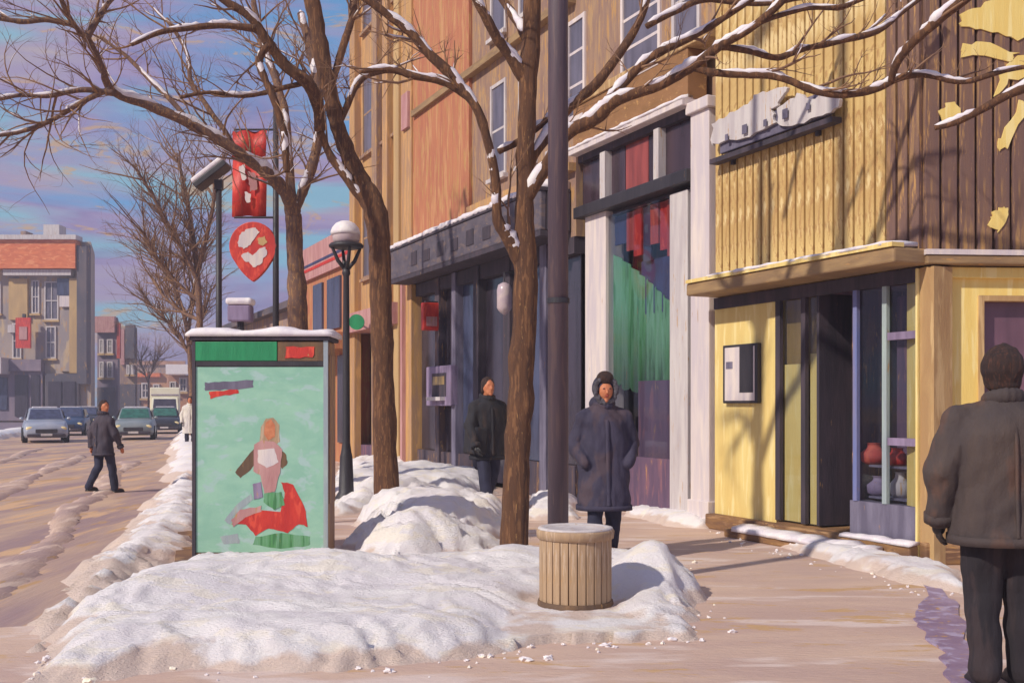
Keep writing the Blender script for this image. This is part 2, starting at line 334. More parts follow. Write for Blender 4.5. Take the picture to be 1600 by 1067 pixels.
# ------------------------------------------------------------------ snow fields
def sdf(poly, X, Y):
    d = np.full(X.shape, 1e9); ins = np.zeros(X.shape, bool); n = len(poly)
    for i in range(n):
        ax, ay = poly[i]; bx, by = poly[(i+1) % n]; ex, ey = bx-ax, by-ay
        t = np.clip(((X-ax)*ex+(Y-ay)*ey)/(ex*ex+ey*ey+1e-12), 0, 1)
        d = np.minimum(d, np.hypot(X-ax-t*ex, Y-ay-t*ey))
        c = ((ay > Y) != (by > Y)) & (X < ex*(Y-ay)/(ey if abs(ey) > 1e-9 else 1e-9)+ax); ins ^= c
    return np.where(ins, d, -d)
def snowfield(name, poly, H, rampw, amp, res, mat='snow_dirty', base=0.0, seed=0, lump=1.5, bumps=()):
    xs = [p[0] for p in poly]; ys = [p[1] for p in poly]
    gx = np.arange(min(xs)-.3, max(xs)+.3, res); gy = np.arange(min(ys)-.3, max(ys)+.3, res)
    X, Y = np.meshgrid(gx, gy); 
    WX = np.empty(X.shape); WY = np.empty(X.shape); NZ = np.empty(X.shape)
    for i in range(X.shape[0]):
        for j in range(X.shape[1]):
            p = Vector((X[i, j]*lump+seed, Y[i, j]*lump, seed*.3))
            q_ = p+Vector((.5*noise.noise(p*1.3), .5*noise.noise(p*1.3+Vector((9, 0, 0))), 0)); NZ[i, j] = noise.noise(p*.8)+.5*(.45-abs(noise.noise(q_*2.1))*1.6)+.30*(.4-abs(noise.noise(q_*4.6))*1.5)+.15*noise.noise(q_*9)+.09*noise.noise(p*19)+.05*noise.noise(p*37)
    d = sdf(poly, X+.0, Y)+NZ*rampw*.35
    t = np.clip(d/rampw, -1, 1); h = np.where(t > 0, H*(1-(1-t)**2.2), t*.25)
    h = h+NZ*amp*np.clip(t*3, 0, 1)
    for bx, by, br, bh in bumps: h = h+bh*np.exp(-((X-bx)**2+(Y-by)**2)/br**2)*np.clip(t*2+1, 0, 1)
    h = np.where((t > .35) & (h < .05), .05+.02*NZ, h); keep = t > -.5; idx = -np.ones(X.shape, int); vs = []; fs = []
    for i in range(X.shape[0]):
        for j in range(X.shape[1]):
            if keep[i, j]: idx[i, j] = len(vs); vs.append((X[i, j], Y[i, j], base+h[i, j]))
    for i in range(X.shape[0]-1):
        for j in range(X.shape[1]-1):
            q = (idx[i, j], idx[i, j+1], idx[i+1, j+1], idx[i+1, j])
            if min(q) >= 0: fs.append(q)
    mb = MB(); mb.v = vs; mb.f = fs
    return mb.build(name, mat, smooth=True, fix=False)
G = lambda pts, z=0: [gnd(x, y, z) for x, y in pts]
b1 = snowfield('snow_bank', G([(40, 1062), (150, 1056), (300, 1040), (500, 1046), (700, 1032), (850, 1014), (1000, 1008), (1095, 1000), (1090, 930), (1030, 895), (975, 884), (850, 880), (700, 884), (520, 886), (300, 882), (205, 905), (120, 970)]),
               .17, .45, .065, .032, seed=2, bumps=[(*gnd(1020, 930), .3, .22), (*gnd(560, 930), .6, .09), (*gnd(240, 960), .5, .1), (*gnd(800, 900), .3, .08), (*gnd(893, 990), .5, -.34), (*gnd(893, 950), .34, -.3), (*gnd(420, 915), .7, .07)])
tag(b1, 'long low bank of ploughed snow across the foreground, round the foot of the bin', 'snow bank')
b2 = snowfield('snow_bank', G([(50, 1040), (150, 990), (230, 905), (310, 870), (335, 790), (300, 752), (262, 762), (205, 828), (118, 915), (30, 1010)], -.12), .25, .62, .05, .05, base=-.12, seed=9, bumps=[(*gnd(90, 1010), .3, .1)])
tag(b2, 'narrow snow bank running along the kerb left of the green poster kiosk', 'snow bank')
b3 = snowfield('snow_heap', G([(545, 875), (640, 878), (770, 872), (798, 842), (780, 806), (640, 796), (570, 812)]), .42, .95, .07, .045, seed=5)
tag(b3, 'rounded white snow heap between the kiosk and the thick tree trunk', 'snow heap')
b4 = snowfield('snow_bank', G([(525, 806), (640, 792), (770, 776), (762, 752), (640, 740), (545, 726), (515, 760)]), .30, .8, .10, .07, seed=13)
tag(b4, 'lumpy snow bank behind the lamp post, in front of the dark shopfront', 'snow bank')
b5 = snowfield('snow_bank', G([(1116, 826), (1200, 848), (1300, 878), (1420, 912), (1520, 930), (1500, 893), (1440, 884), (1300, 860), (1200, 842), (1110, 818)]), .10, .22, .04, .035, seed=21)
tag(b5, 'thin strip of snow along the foot of the yellow corner shop', 'snow bank')
b6 = snowfield('snow_bank', G([(978, 806), (1040, 822), (1112, 828), (1118, 812), (1060, 800), (985, 790)]), .14, .25, .05, .04, seed=31)
tag(b6, 'broken snow lumps in front of the white-pillared shop', 'snow bank')
b7 = snowfield('snow_heap', G([(820, 812), (900, 812), (905, 786), (830, 784)]), .2, .4, .05, .04, seed=41)
tag(b7, 'small snow heap behind the dark plum pole', 'snow heap')
def kerb_snow(off0, off1, Y0, Y1, H, seed, base=-.12):
    poly = [tuple(road_pt(Y0, off0)[:2]), tuple(road_pt(Y1, off0)[:2]), tuple(road_pt(Y1, off1)[:2]), tuple(road_pt(Y0, off1)[:2])]
    return snowfield('snow_bank', poly, H, .6, .08, .22, base=base, seed=seed, lump=.8)
M['slush'] = paint('slush', P_(206, 176, 156), P_(176, 148, 142), P_(222, 196, 178), .35, (2.2, .5, 2), .7, .6, P_(190, 152, 112), rot=-.286, fine=2)
def ridge(off0, off1, Y0, Y1, H, seed, label):
    poly = [tuple(road_pt(Y0+(Y1-Y0)*t/12, off0+.12*math.sin(t*1.3+seed))[:2]) for t in range(13)]+[tuple(road_pt(Y1-(Y1-Y0)*t/12, off1+.15*math.sin(t*1.7+seed))[:2]) for t in range(13)]
    o = snowfield('slush_ridge', poly, H, .22, .02, .11, mat='slush', base=-.122, seed=seed, lump=1.8)
    return tag(o, label, 'slush', kind='stuff')
ridge(1.25, 1.65, 7.5, 30, .04, 71, 'low ridge of brown slush on the road nearest the kerb bank')
ridge(2.9, 3.35, 8.5, 34, .03, 73, 'thin ridge of brown slush between the wheel ruts of the road')
ridge(4.8, 5.2, 12, 40, .035, 75, 'ridge of slush along the middle of the road')
tag(kerb_snow(8.2, 9.6, 28, 90, .32, 51), 'long dirty snow bank along the far kerb behind the parked cars', 'snow bank')
tag(kerb_snow(-.9, .5, 22, 80, .32, 61), 'snow bank along the near kerb beyond the lamps', 'snow bank')

# ------------------------------------------------------------------ right-hand facade frame
C0 = Vector((3.69, 9.81, 0)); D = Vector((-.4125, .911, 0)); NRM = Vector((-.911, -.4125, 0))
def FP(s, o, z): return C0+D*s+NRM*o+Vector((0, 0, z))
def S(px, o=0):
    r = (px-800)/F; bx = C0.x+NRM.x*o; by = C0.y+NRM.y*o
    return (bx-r*by)/(-D.x+r*D.y)
def Z(px, py, o=0): Y = C0.y+D.y*S(px, o)+NRM.y*o; return CH-(py-HY)/F*Y
def fbox(mb, px1, px0, o0, o1, z0, z1):      # px1 nearer (right) edge, px0 further (left) edge
    return mb.box(S(px1), S(px0), o0, o1, z0, z1, FP)
def fb(name, mat, parent, pxr, pxl, o0, o1, z0, z1, bevel=0): return fbox(MB(), pxr, pxl, o0, o1, z0, z1).build(name, mat, parent, bevel=bevel)
def fsnow(parent, pxr, pxl, o0, o1, z, th=.08, seed=1, name='snow_cap', mat='snow_small'):
    """uneven layer of snow on a ledge"""
    s0, s1 = S(pxr), S(pxl); n = max(6, int((s1-s0)/.1)); vs = []; fs = []; r = random.Random(seed)
    for i in range(n+1):
        s = s0+(s1-s0)*i/n; t = th*(.55+.6*r.random()); e = .02*r.random()
        vs += [FP(s, o0, z), FP(s, o0, z+t), FP(s, (o0+o1)/2, z+t*1.15), FP(s, o1+e, z+t*.6), FP(s, o1+e+.01, z-.015)]
    for i in range(n):
        for k in range(5): fs.append((i*5+k, i*5+(k+1) % 5, (i+1)*5+(k+1) % 5, (i+1)*5+k))
    fs += [tuple(range(5)), tuple(n*5+k for k in range(4, -1, -1))]
    return MB().add(vs, fs).build(name, mat, parent, smooth=True)
def window(parent, pxr, pxl, z0, z1, frame='white_paint', pane='glass', rec=.12, fw=.06, bars=1, sill=True, o=0):
    s0, s1 = S(pxr), S(pxl); mb = MB()
    mb.box(s0, s0+fw, o-rec, o+.03, z0, z1, FP); mb.box(s1-fw, s1, o-rec, o+.03, z0, z1, FP)
    mb.box(s0+fw, s1-fw, o-rec, o+.025, z1-fw, z1, FP); mb.box(s0+fw, s1-fw, o-rec, o+.025, z0, z0+fw, FP)
    for k in range(bars):
        zz = z0+(z1-z0)*(k+1)/(bars+1); mb.box(s0+fw, s1-fw, o-.06, o+.01, zz-.02, zz+.02, FP)
    w = mb.build('window', frame, parent)
    MB().box(s0+fw*.5, s1-fw*.5, o+.002, o+.006, z0+fw*.5, z1-fw*.5, FP).build('pane', pane, w)
    if sill:
        MB().box(s0-.05, s1+.05, o, o+.09, z0-.07, z0-.004, FP).build('sill', frame, w)
    return w

# ---- building 1: yellow corner shop
B1 = empty('corner_shop', FP(0, 0, 0)*0, 0, 'yellow corner shop with ribbed upper wall, end cladding coloured brown as shade and a snow-lined canopy', 'shop')
sL = S(1117); T1 = 8.5
# core wall built round the openings (depth behind the facade)
def cbox(name, mat, s0, s1, o0, o1, z0, z1, parent=B1, bevel=0): return MB().box(s0, s1, o0, o1, z0, z1, FP).build(name, mat, parent, bevel=bevel)
E = Vector((1, .08, 0)).normalized(); EN = Vector((E.y, -E.x, 0))
def EP(u, o, z): return C0+E*u+EN*o+Vector((0, 0, z))
def eu(px, o=0):
    r = (px-800)/F; bx, by = C0.x+EN.x*o, C0.y+EN.y*o; return (r*by-bx)/(E.x-r*E.y)
def ez(px, py): return CH-(py-HY)/F*(C0.y+E.y*eu(px))
zc = 2.66
cbox('wall', 'yellow', S(1213), sL, -.3, 0, 0, zc)                                  # yellow wall left of door
cbox('wall_panel', 'ochre', S(1462), S(1440), -.2, .02, 0, zc)
for nm, mt, a, b in (('pilaster', 'yellow', 1458, 1438),): cbox(nm, mt, 0.0, S(1436), -.3, .05, 0, zc, bevel=.01)
# interior of the shop, dark, with reflection strips
cbox('back_wall', 'purple_dark', S(1436), S(1213), -1.5, -1.4, 0, zc); [cbox('reflection_strip', m_, S(a_), S(b_), -.6+.02*q_, -.57+.02*q_, .5, 2.5) for q_, (a_, b_, m_) in enumerate(((1434, 1420, 'slate'), (1419, 1398, 'purple_dark'), (1397, 1376, 'navy'), (1375, 1358, 'slate'), (1357, 1341, 'purple_dark')))]  # coloured strips behind the glass imitate bluish vertical reflections
cbox('ceiling', 'purple_dark', S(1436), S(1213), -1.4, -.0, zc-.1, zc)
cbox('floor_slab', 'plinth', S(1436), S(1213), -1.4, 0, 0, .18)
cbox('partition', 'dark_wall', S(1330), S(1325), -1.4, -.05, .18, zc-.1)
# glazed strip with yellow blind (between wall and door)
for i, px in enumerate((1216, 1256)): cbox('mullion', 'dark_trim', S(px+4), S(px-3), -.03, .015, .2, zc-.1)
cbox('blind', 'yellow_bright', S(1253), S(1219), -.08, -.06, .2, zc-.8); cbox('blind', 'yellow_bright', S(1275), S(1259), -.08, -.06, .2, zc-.7)
cbox('pane', 'glass_olive', S(1275), S(1219), -.1, -.09, zc-.85, zc-.1)
for a, b in ((1251, 1221), (1276, 1261)): cbox('pane', 'clear', S(a), S(b), -.03, -.022, .2, zc-.1)
# door leaf in the recess
d = cbox('door', 'dark_wall', S(1318), S(1276), -.55, -.5, .18, 2.3)
MB().box(S(1312), S(1282), -.498, -.492, .45, 2.15, FP).build('pane', 'glass_plum', d)
MB().box(S(1284), S(1281.5), -.49, -.45, 1.0, 1.35, FP).build('handle', 'aqua_mull', d)
cbox('door_jamb', 'dark_trim', S(1280), S(1276), -.5, .0, .2, zc-.1)
# display window
for px, mt, w in ((1337, 'blue_mull', 4), (1383, 'aqua_mull', 4.5)): cbox('mullion', mt, S(px+w-1), S(px-w+1), -.03, .012, .5, zc-.1)
cbox('pane', 'clear', S(1434), S(1341), -.03, -.02, .5, zc-.1)
cbox('stall_riser', 'slate', S(1436), S(1328), -.2, .0, .18, .5)
for py in (525, 690): 
    z = Z(1400, py); cbox('glazing_bar', 'lilac', S(1434), S(1389), -.06, .02, z-.035, z+.035)
for z in (.55, .85): cbox('shelf', 'slate', S(1432), S(1345), -.55, -.1, z-.02, z)
g = MB()
rr = random.Random(3)
goods = []
for z in (.55, .85):
    s = S(1428)
    while s < S(1348):
        w = rr.uniform(.08, .16); h = rr.uniform(.14, .3); goods.append((s, w, h, z, rr.choice(['dark_red', 'lilac', 'orange', 'navy', 'grey_white', 'red']))); s += w*2+rr.uniform(.02, .12)
for s, w, h, z, mt in goods:
    t = MB().lathe([(w*.5, 0), (w*.8, h*.15), (w*.85, h*.55), (w*.45, h*.8), (w*.4, h), (w*.5, h*1.03)], FP(s+w*.7, -.22, z), 10).build('jar', mt, smooth=True)
    tag(t, 'small %s jar on the %s shelf of the corner shop window' % ({'dark_red': 'brick red', 'lilac': 'lilac', 'orange': 'orange', 'navy': 'navy', 'grey_white': 'whitish', 'red': 'bright red'}[mt], {.55: 'lower', .85: 'upper'}[z]), 'jar', 'goods on the corner shop shelves')
# framed notice on the yellow wall
nb = empty('notice_frame', FP(S(1162), .0, 0), 0, 'black framed white notice on the yellow wall left of the shop door', 'notice')
npos = FP(S(1162), 0, 0)
def NP(s, o, z): return FP(s, o, z)-npos
za, zb = Z(1162, 630), Z(1162, 538)
MB().box(S(1190), S(1136), .0, .06, za, zb, NP).build('frame', 'black', nb, bevel=.008)
MB().box(S(1188)+.02, S(1138)-.02, .0602, .064, za+.03, zb-.03, NP).build('sheet', 'white_paint', nb)
MB().box(S(1184), S(1163), .0642, .068, za+.12, zb-.02, NP).build('printed_panel', 'black', nb)
MB().box(S(1152), S(1142), .0642, .068, (za+zb)/2+.06, (za+zb)/2+.14, NP).build('printed_mark', 'slate', nb)
# steps and plinth
cbox('plinth', 'plinth', 0, sL, 0.0, .14, 0, .17, bevel=.015); cbox('step', 'plinth', S(1405), S(1180), .14, .42, 0, .09, bevel=.015)
fsnow(B1, 1400, 1195, .16, .42, .09, .05, 4)
fsnow(B1, 1440, 1330, .02, .13, .17, .03, 5)
# canopy
c = MB(); c.box(-.1, sL-.03, .0, .42, zc+.02, zc+.16, FP)
c.build('canopy', 'canopy', B1, bevel=.02)
MB().box(-.1, sL-.05, .30, .44, zc+.161, zc+.20, FP).build('canopy_edge', 'yellow', B1)
fsnow(B1, 1436, 1150, .0, .42, zc+.20, .035, 6)
# soffit trim below the canopy
cbox('fascia', 'dark_trim', .02, sL-.02, -.02, .03, zc-.12, zc+.01)
# upper ribbed wall: core + individual ribs
U0 = zc+.2
cbox('upper_wall', 'yellow_rib', 0.02, sL, -.3, -.04, zc+.02, T1)
s = S(1385)+.0; k = 0; rib_me = None
while s < sL-.08:
    w = .115; r0 = MB().box(0, w, -.04, .012+.008*(k % 2), U0-.18, T1, lambda a, b, c_: D*a+NRM*b+Vector((0, 0, c_)))
    if rib_me is None: rib = r0.build('cladding_rib', 'yellow_rib', B1, bevel=.006); rib_me = rib
    else: rib = rib_me.copy(); col.objects.link(rib)
    rib.location = C0+D*(s+.01); s += .145; k += 1
s = .0; rb2 = None  # brown ribs carry the painted shade round the corner
while s < S(1385)-.1:
    r0 = MB().box(0, .115, -.04, .012, U0-.18, T1, lambda a, b, c_: D*a+NRM*b+Vector((0, 0, c_)))
    if rb2 is None: rib = r0.build('cladding_rib', 'brown_shade_clad', B1, bevel=.006); rb2 = rib
    else: rib = rb2.copy(); col.objects.link(rib)
    rib.location = C0+D*(s+.02); s += .145
# end wall (faces the camera)
EW = eu(1528); WZ = ez(1560, 462)
def ebox(name, mat, u0, u1, o0, o1, z0, z1, bevel=0): return MB().box(u0, u1, o0, o1, z0, z1, EP).build(name, mat, B1, bevel=bevel)
ebox('corner_post', 'yellow_bright', .0, eu(1452), -.3, .03, 0, zc, .008)
ebox('end_wall', 'yellow_bright', eu(1452), EW, -.3, .0, 0, zc-.003)
ebox('end_wall', 'yellow_bright', EW, 5, -.3, .0, WZ, zc-.003)
ebox('end_wall', 'yellow_bright', EW, 5, -.3, .0, 0, .75)
w = MB().box(EW, EW+.05, -.12, .02, .75, WZ, EP).box(EW+.05, 2.4, -.12, .02, WZ-.05, WZ, EP).box(EW+.62, EW+.66, -.12, .01, .75, WZ-.05, EP).box(2.4, 5, -.3, -.0, .75, WZ, EP).box(EW+.05, 2.4, -.12, .05, .72, .78, EP).build('window', 'ochre', B1)
MB().box(EW+.05, 2.4, -.1, -.09, .78, WZ-.05, EP).build('pane', 'glass_plum', w)
ebox('fascia', 'yellow_bright', .01, 5, .0, .05, zc-.09, zc+.01, .01)
ebox('canopy', 'canopy', -.02, 5, .0, .16, zc+.02, zc+.1, .015)
ebox('canopy_edge', 'white_paint', -.03, 5, .0, .17, zc+.103, zc+.15)
ebox('end_core', 'brown_shade_clad', .02, 5, -.3, -.04, zc+.02, T1)  # upper end wall coloured brown to stand in for shade
u = 0.03; rb3 = None
while u < 3.0:
    if rb3 is None:
        rib = MB().box(0, .135, -.04, .012, U0-.1, T1, lambda a, b, c_: E*a+EN*b+Vector((0, 0, c_))).build('cladding_rib', 'brown_shade_clad', B1, bevel=.006); rb3 = rib
    else: rib = rb3.copy(); col.objects.link(rib)
    rib.location = C0+E*u; u += .165
ebox('plinth', 'plinth', -.02, 5, .0, .12, 0, .2, .015)
def patch(poly, seed):       # bright yellow pieces painted as sunlit patches on the shade-brown end wall
    pl = jag(poly, 3.5, 4, seed)
    MB().prism(pl, lambda a, b, w_: EP(eu(a), w_, ez(a, b)), .008, .024).build('sunlit_patch', 'yellow_bright', B1)
patch([(1500, 22), (1540, 8), (1620, -30), (1640, 45), (1590, 66), (1545, 50), (1498, 42)], 1)
patch([(1498, 74), (1530, 66), (1588, 84), (1580, 96), (1500, 88)], 2)
patch([(1590, 88), (1625, 84), (1625, 120), (1575, 128), (1552, 150), (1565, 108)], 3)
patch([(1592, 160), (1612, 165), (1570, 232), (1555, 236), (1560, 215)], 4)
patch([(1468, 170), (1482, 160), (1502, 172), (1498, 188), (1480, 192), (1466, 184)], 5)
patch([(1556, 328), (1568, 322), (1575, 330), (1560, 362), (1543, 356), (1545, 338)], 6)
MB().box(-.3, 5.2, -4.0, .06, T1, T1+.2, EP).build('roof', 'brown_shade_clad', B1)
MB().box(0.3, 5, -3.5, -.31, 0, T1, EP).build('core', 'dark_wall', B1)
# hanging sign bracket with snow on the ribbed wall (pale lilac sign board high on the wall)
sg = empty('hanging_sign', (0, 0, 0), 0, 'long pale snow-caked sign board on the ribbed yellow wall above the canopy', 'sign')
s0, s1 = S(1318), S(1128)
z0, z1 = Z(1318, 168), Z(1318, 130)
MB().box(s0+.1, s1-.1, .05, .10, 4.30, 4.56, FP).build('board', 'slate', sg, bevel=.01)
for k_, pl_ in enumerate(([(1128, 196), (1150, 182), (1180, 168), (1196, 152), (1222, 142), (1248, 140), (1236, 160), (1222, 172), (1226, 196), (1190, 214), (1142, 226), (1128, 228)], [(1230, 172), (1252, 158), (1262, 150), (1290, 156), (1322, 140), (1330, 150), (1328, 172), (1300, 184), (1262, 196), (1234, 200)])):
    MB().prism(jag(pl_, 3, 4, 60+k_), lambda a, b, w_: FP(S(a), w_, Z(a, b)), .101, .14).build('caked_snow', 'grey_white', sg, bevel=.02)
MB().box(s0-.02, s1+.02, .04, .16, 4.2, 4.255, FP).build('rail', 'dark_trim', sg)
for q in range(5):
    t = s0+(s1-s0)*(.15+.17*q)
    MB().box(t, t+.05+.03*(q % 2), .161, .17, 4.40, 4.47+.03*(q % 2), FP).build('letter_mark', 'slate', sg)
for t in (s0+.3, s1-.3): MB().box(t, t+.05, 0.02, .06, 4.15, 4.5, FP).build('bracket', 'black', sg)

# ---- building 2: white-pillared shop
B2 = empty('white_pillared_shop', (0, 0, 0), 0, 'brown building with a white-pillared shopfront and green drape inside', 'shop')
s2a, s2b = sL, S(900)
zt = Z(1095, 176)
def b2(name, mat, pxr, pxl, o0, o1, z0, z1, bevel=0): return fb(name, mat, B2, pxr, pxl, o0, o1, z0, z1, bevel)
b2('pillar', 'white_paint', 1112, 1083, -.3, .04, 0, zt, .01)
b2('dark_gap', 'dark_trim', 1082, 1075, -.3, -.04, 0, zt-.2)
b2('pillar_cap', 'white_paint', 1115, 1080, -.3, .09, zt, zt+.14, .015)
b2('pillar', 'grey_white', 1074, 1046, -.3, .0, 0, Z(1060, 300), .01)
b2('pillar_base', 'white_paint', 1114, 1081, -.3, .07, 0, .3, .01)
b2('pillar', 'white_paint', 946, 914, -.3, .0, 0, Z(930, 330), .01)
zb_ = Z(1000, 312); zw1 = Z(1000, 215)
b2('beam', 'black', 1083, 905, -.3, .10, zb_, zb_+.16, .01)
for a, b_, mt in ((1083, 1034, 'glass_dusk'), (1026, 1008, 'glass_dusk'), (1007, 972, 'glass_red_reflect'), (971, 950, 'glass_dusk'), (942, 905, 'glass_dusk')): b2('transom_pane', mt, a, b_, -.08, -.06, zb_+.16, zw1)  # one pane coloured red as a painted reflection
for px in (1030, 946): b2('mullion', 'grey_white', px+4, px-4, -.1, .05, zb_+.16, zw1)
b2('transom_head', 'dark_trim', 1083, 905, -.1, .02, zw1, zw1+.1)
b2('cornice', 'white_paint', 1083, 903, -.1, .16, zw1+.1, zw1+.19, .01)
fsnow(B2, 1083, 903, .0, .15, zw1+.19, .05, 12)
b2('sign_band', 'brown_sign', 1083, 903, -.2, .08, zw1+.19, zw1+.8, .01)
b2('sign_band', 'ochre', 1115, 903, -.2, .11, zw1+.802, zw1+.92, .01)
b2('upper_wall', 'brown_wall', 1117, 900, -.3, .0, zw1+.92, 11)
b2('back_wall', 'purple_dark', 1083, 905, -1.3, -1.2, 0, zb_)
b2('shop_floor', 'plinth', 1083, 905, -1.2, .0, 0, .08)
b2('shop_ceiling', 'dark_trim', 1083, 905, -1.2, -.12, zb_-.06, zb_-.003)
b2('stall_riser', 'purple_dark', 1046, 950, -.12, -.02, .08, .75)
b2('plum_panel', 'purple_dark', 1046, 985, -.17, -.12, .75, 1.75)
b2('pane', 'clear', 1046, 946, -.06, -.05, .75, zb_-.06)
b2('door', 'purple_dark', 914, 897, -.35, -.3, .08, 2.6)
# red panels, navy panel and the green drape behind the glass
for i, px in enumerate((1044, 1031, 1018, 1005, 992, 979)):
    b2('red_panel', ['dark_red', 'red', 'dark_red', 'glass_blue', 'red', 'dark_red'][i], px, px-12, -.13-.02*(i % 2), -.1-.02*(i % 2), Z(1010, 405)+(i % 3)*.1, zb_-.08)
b2('navy_panel', 'navy', 1046, 985, -.2, -.17, Z(1020, 486), Z(1020, 400)); b2('navy_panel', 'navy', 968, 948, -.16, -.13, Z(960, 380), zb_-.08)
pg = [(944, 396), (962, 408), (1000, 440), (1030, 470), (1046, 492), (1046, 606), (1020, 600), (1000, 575), (944, 560)]
dr = MB(); n = 40
for i in range(n+1):
    px = 944+102*i/n
    top = np.interp(px, [944, 962, 1000, 1030, 1046], [396, 408, 440, 470, 492]); bot = np.interp(px, [944, 990, 1010, 1046], [600, 612, 630, 626])+5*math.sin(i*1.1)
    o = -.15+.03*math.sin(i*1.25)
    dr.v += [tuple(FP(S(px), o, Z(px, top))), tuple(FP(S(px), o, Z(px, bot))), tuple(FP(S(px), o-.02, Z(px, bot))), tuple(FP(S(px), o-.02, Z(px, top)))]
for i in range(n):
    for k in range(4): dr.f.append((i*4+k, i*4+(k+1) % 4, (i+1)*4+(k+1) % 4, (i+1)*4+k))
tag(dr.build('green_drape', 'green_cloth', smooth=True), 'green drape with slanting top edge behind the glass of the white-pillared shop', 'drape')
for a, b_, t, u_ in ((1034, 972, 112, -30), (916, 888, 185, 28)):
    window(B2, a, b_, Z((a+b_)/2, t), Z((a+b_)/2, u_), 'white_paint', 'glass_far', bars=2)
window(B2, 1096, 1052, Z(1074, 60), Z(1074, -130), 'grey_white', 'glass_far', bars=2)
MB().box(sL, s2b, -4, -1.31, 0, 11, FP).build('core', 'dark_wall', B2)
b2('side_fill', 'brown_wall', 1117, 900, -1.3, -.3, zb_+.3, 11)
MB().box(sL-.05, s2b+.05, -4, .15, 11, 11.2, FP).build('roof', 'brown_wall', B2)

# ---- building 3: dark shopfront, orange and brown upper storeys
B3 = empty('dark_fronted_building', (0, 0, 0), 0, 'tall orange and brown building with a dark shopfront under a slate sign board', 'building')
def b3(name, mat, pxr, pxl, o0, o1, z0, z1, bevel=0): return fb(name, mat, B3, pxr, pxl, o0, o1, z0, z1, bevel)
zs0, zs1 = 3.9, 4.56
b3('upper_wall', 'brown_wall', 900, 738, -.3, 0, zs0, 15)
b3('upper_wall', 'orange_wall', 737.5, 650, -.3, .06, zs0, 15)
b3('pilaster', 'tall_ochre', 650, 634, -.3, .1, 0, 15)
b3('back_wall', 'dark_wall', 900, 650, -.6, -.5, 0, zs0)
for a, b_, mt in ((898, 858, 'glass'), (846, 800, 'glass_blue'), (790, 752, 'glass'), (742, 716, 'glass_blue'), (708, 690, 'glass'), (683, 652, 'glass')):
    b3('shop_pane', mt, a, b_, -.12, -.10, .55 if a != 790 else .1, zs0-.25)
for px, w, mt in ((852, 5, 'slate'), (795, 5, 'dark_trim'), (747, 4, 'dark_trim'), (712, 3, 'slate'), (686, 3, 'dark_wall')): b3('column', mt, px+w, px-w, -.2, .05, 0, zs0-.0, .01)
b3('stall_riser', 'dark_wall', 898, 796, -.15, .0, 0, .54); b3('stall_riser', 'dark_wall', 742, 652, -.15, .0, 0, .54)
b3('lintel', 'dark_trim', 899, 651, -.2, .02, zs0-.25, zs0-.003)
sb = empty('shop_sign_board', (0, 0, 0), 0, 'long slate grey sign board with snow along its top over the dark shopfront', 'sign')
MB().box(S(892), S(646), .0, .5, zs0, zs0+.08, FP).build('soffit', 'dark_trim', sb)
MB().box(S(892), S(646), .40, .5, zs0+.081, zs1, FP).build('board', 'dark_sign', sb, bevel=.02)
MB().box(S(892)-.02, S(646)+.02, .02, .52, zs1, zs1+.05, FP).build('board_top', 'dark_trim', sb)
for px in (892, 646): MB().box(S(px)-.02, S(px)+.02, .02, .395, zs0+.09, zs1-.01, FP).build('end_cheek', 'dark_trim', sb)
for i in range(7):
    a = S(840)+(S(670)-S(840))*i/7; MB().box(a, a+.32, .5, .512, zs0+.22, zs1-.18-.05*(i % 2), FP).build('letter_mark', 'dark_trim', sb)
fsnow(sb, 892, 646, .02, .5, zs1+.05, .13, 17)
# ATM, red box sign, lantern
at_ = empty('cash_machine', (0, 0, 0), 0, 'pale lilac cash machine with a small screen set in the dark shopfront', 'cash machine')
za, zb = Z(694, 634), Z(694, 572)
MB().box(S(715), S(676), -.02, .14, za, zb, FP).build('housing', 'lilac', at_, bevel=.02)
MB().box(S(708), S(686), .141, .15, za+.18, zb-.14, FP).build('recess', 'dark_trim', at_)
MB().box(S(706), S(688), .151, .156, zb-.36, zb-.2, FP).build('screen', 'glass_olive', at_)
MB().box(S(706), S(684), .14, .24, za+.1, za+.17, FP).build('keypad_shelf', 'grey_white', at_)
rs = empty('red_box_sign', (0, 0, 0), 0, 'small bright red box sign with a pink mark on the dark shopfront', 'sign')
za, zb = Z(666, 514, .4), Z(666, 470, .4)
MB().box(S(666, .3), S(662, .3), .02, .36, za, zb, FP).build('box', 'red', rs, bevel=.02)
MB().box(S(666, .3)-.008, S(666, .3)-.002, .08, .3, za+.08, za+.26, FP).build('mark', 'pink', rs)
MB().box(S(665, .3), S(663, .3), .0, .3, zb, zb+.03, FP).build('bracket', 'black', rs)
ln = empty('wall_lantern', (0, 0, 0), 0, 'white wall lantern hanging under the slate sign board near the thick tree', 'lantern')
p = FP(S(788, .3), .3, 0); zl = CH-(486-HY)/F*p.y
MB().lathe([(.02, -.06), (.09, 0), (.12, .05), (.12, .34), (.10, .42), (.03, .46)], (p.x, p.y, zl), 12).build('globe', 'globe', ln, smooth=True)
MB().tube([(p.x, p.y, zl+.45), (p.x, p.y, zl+.62), tuple(p-NRM*.3+Vector((0, 0, zl+.62)))], [.015]*3, 6).build('arm', 'black', ln)
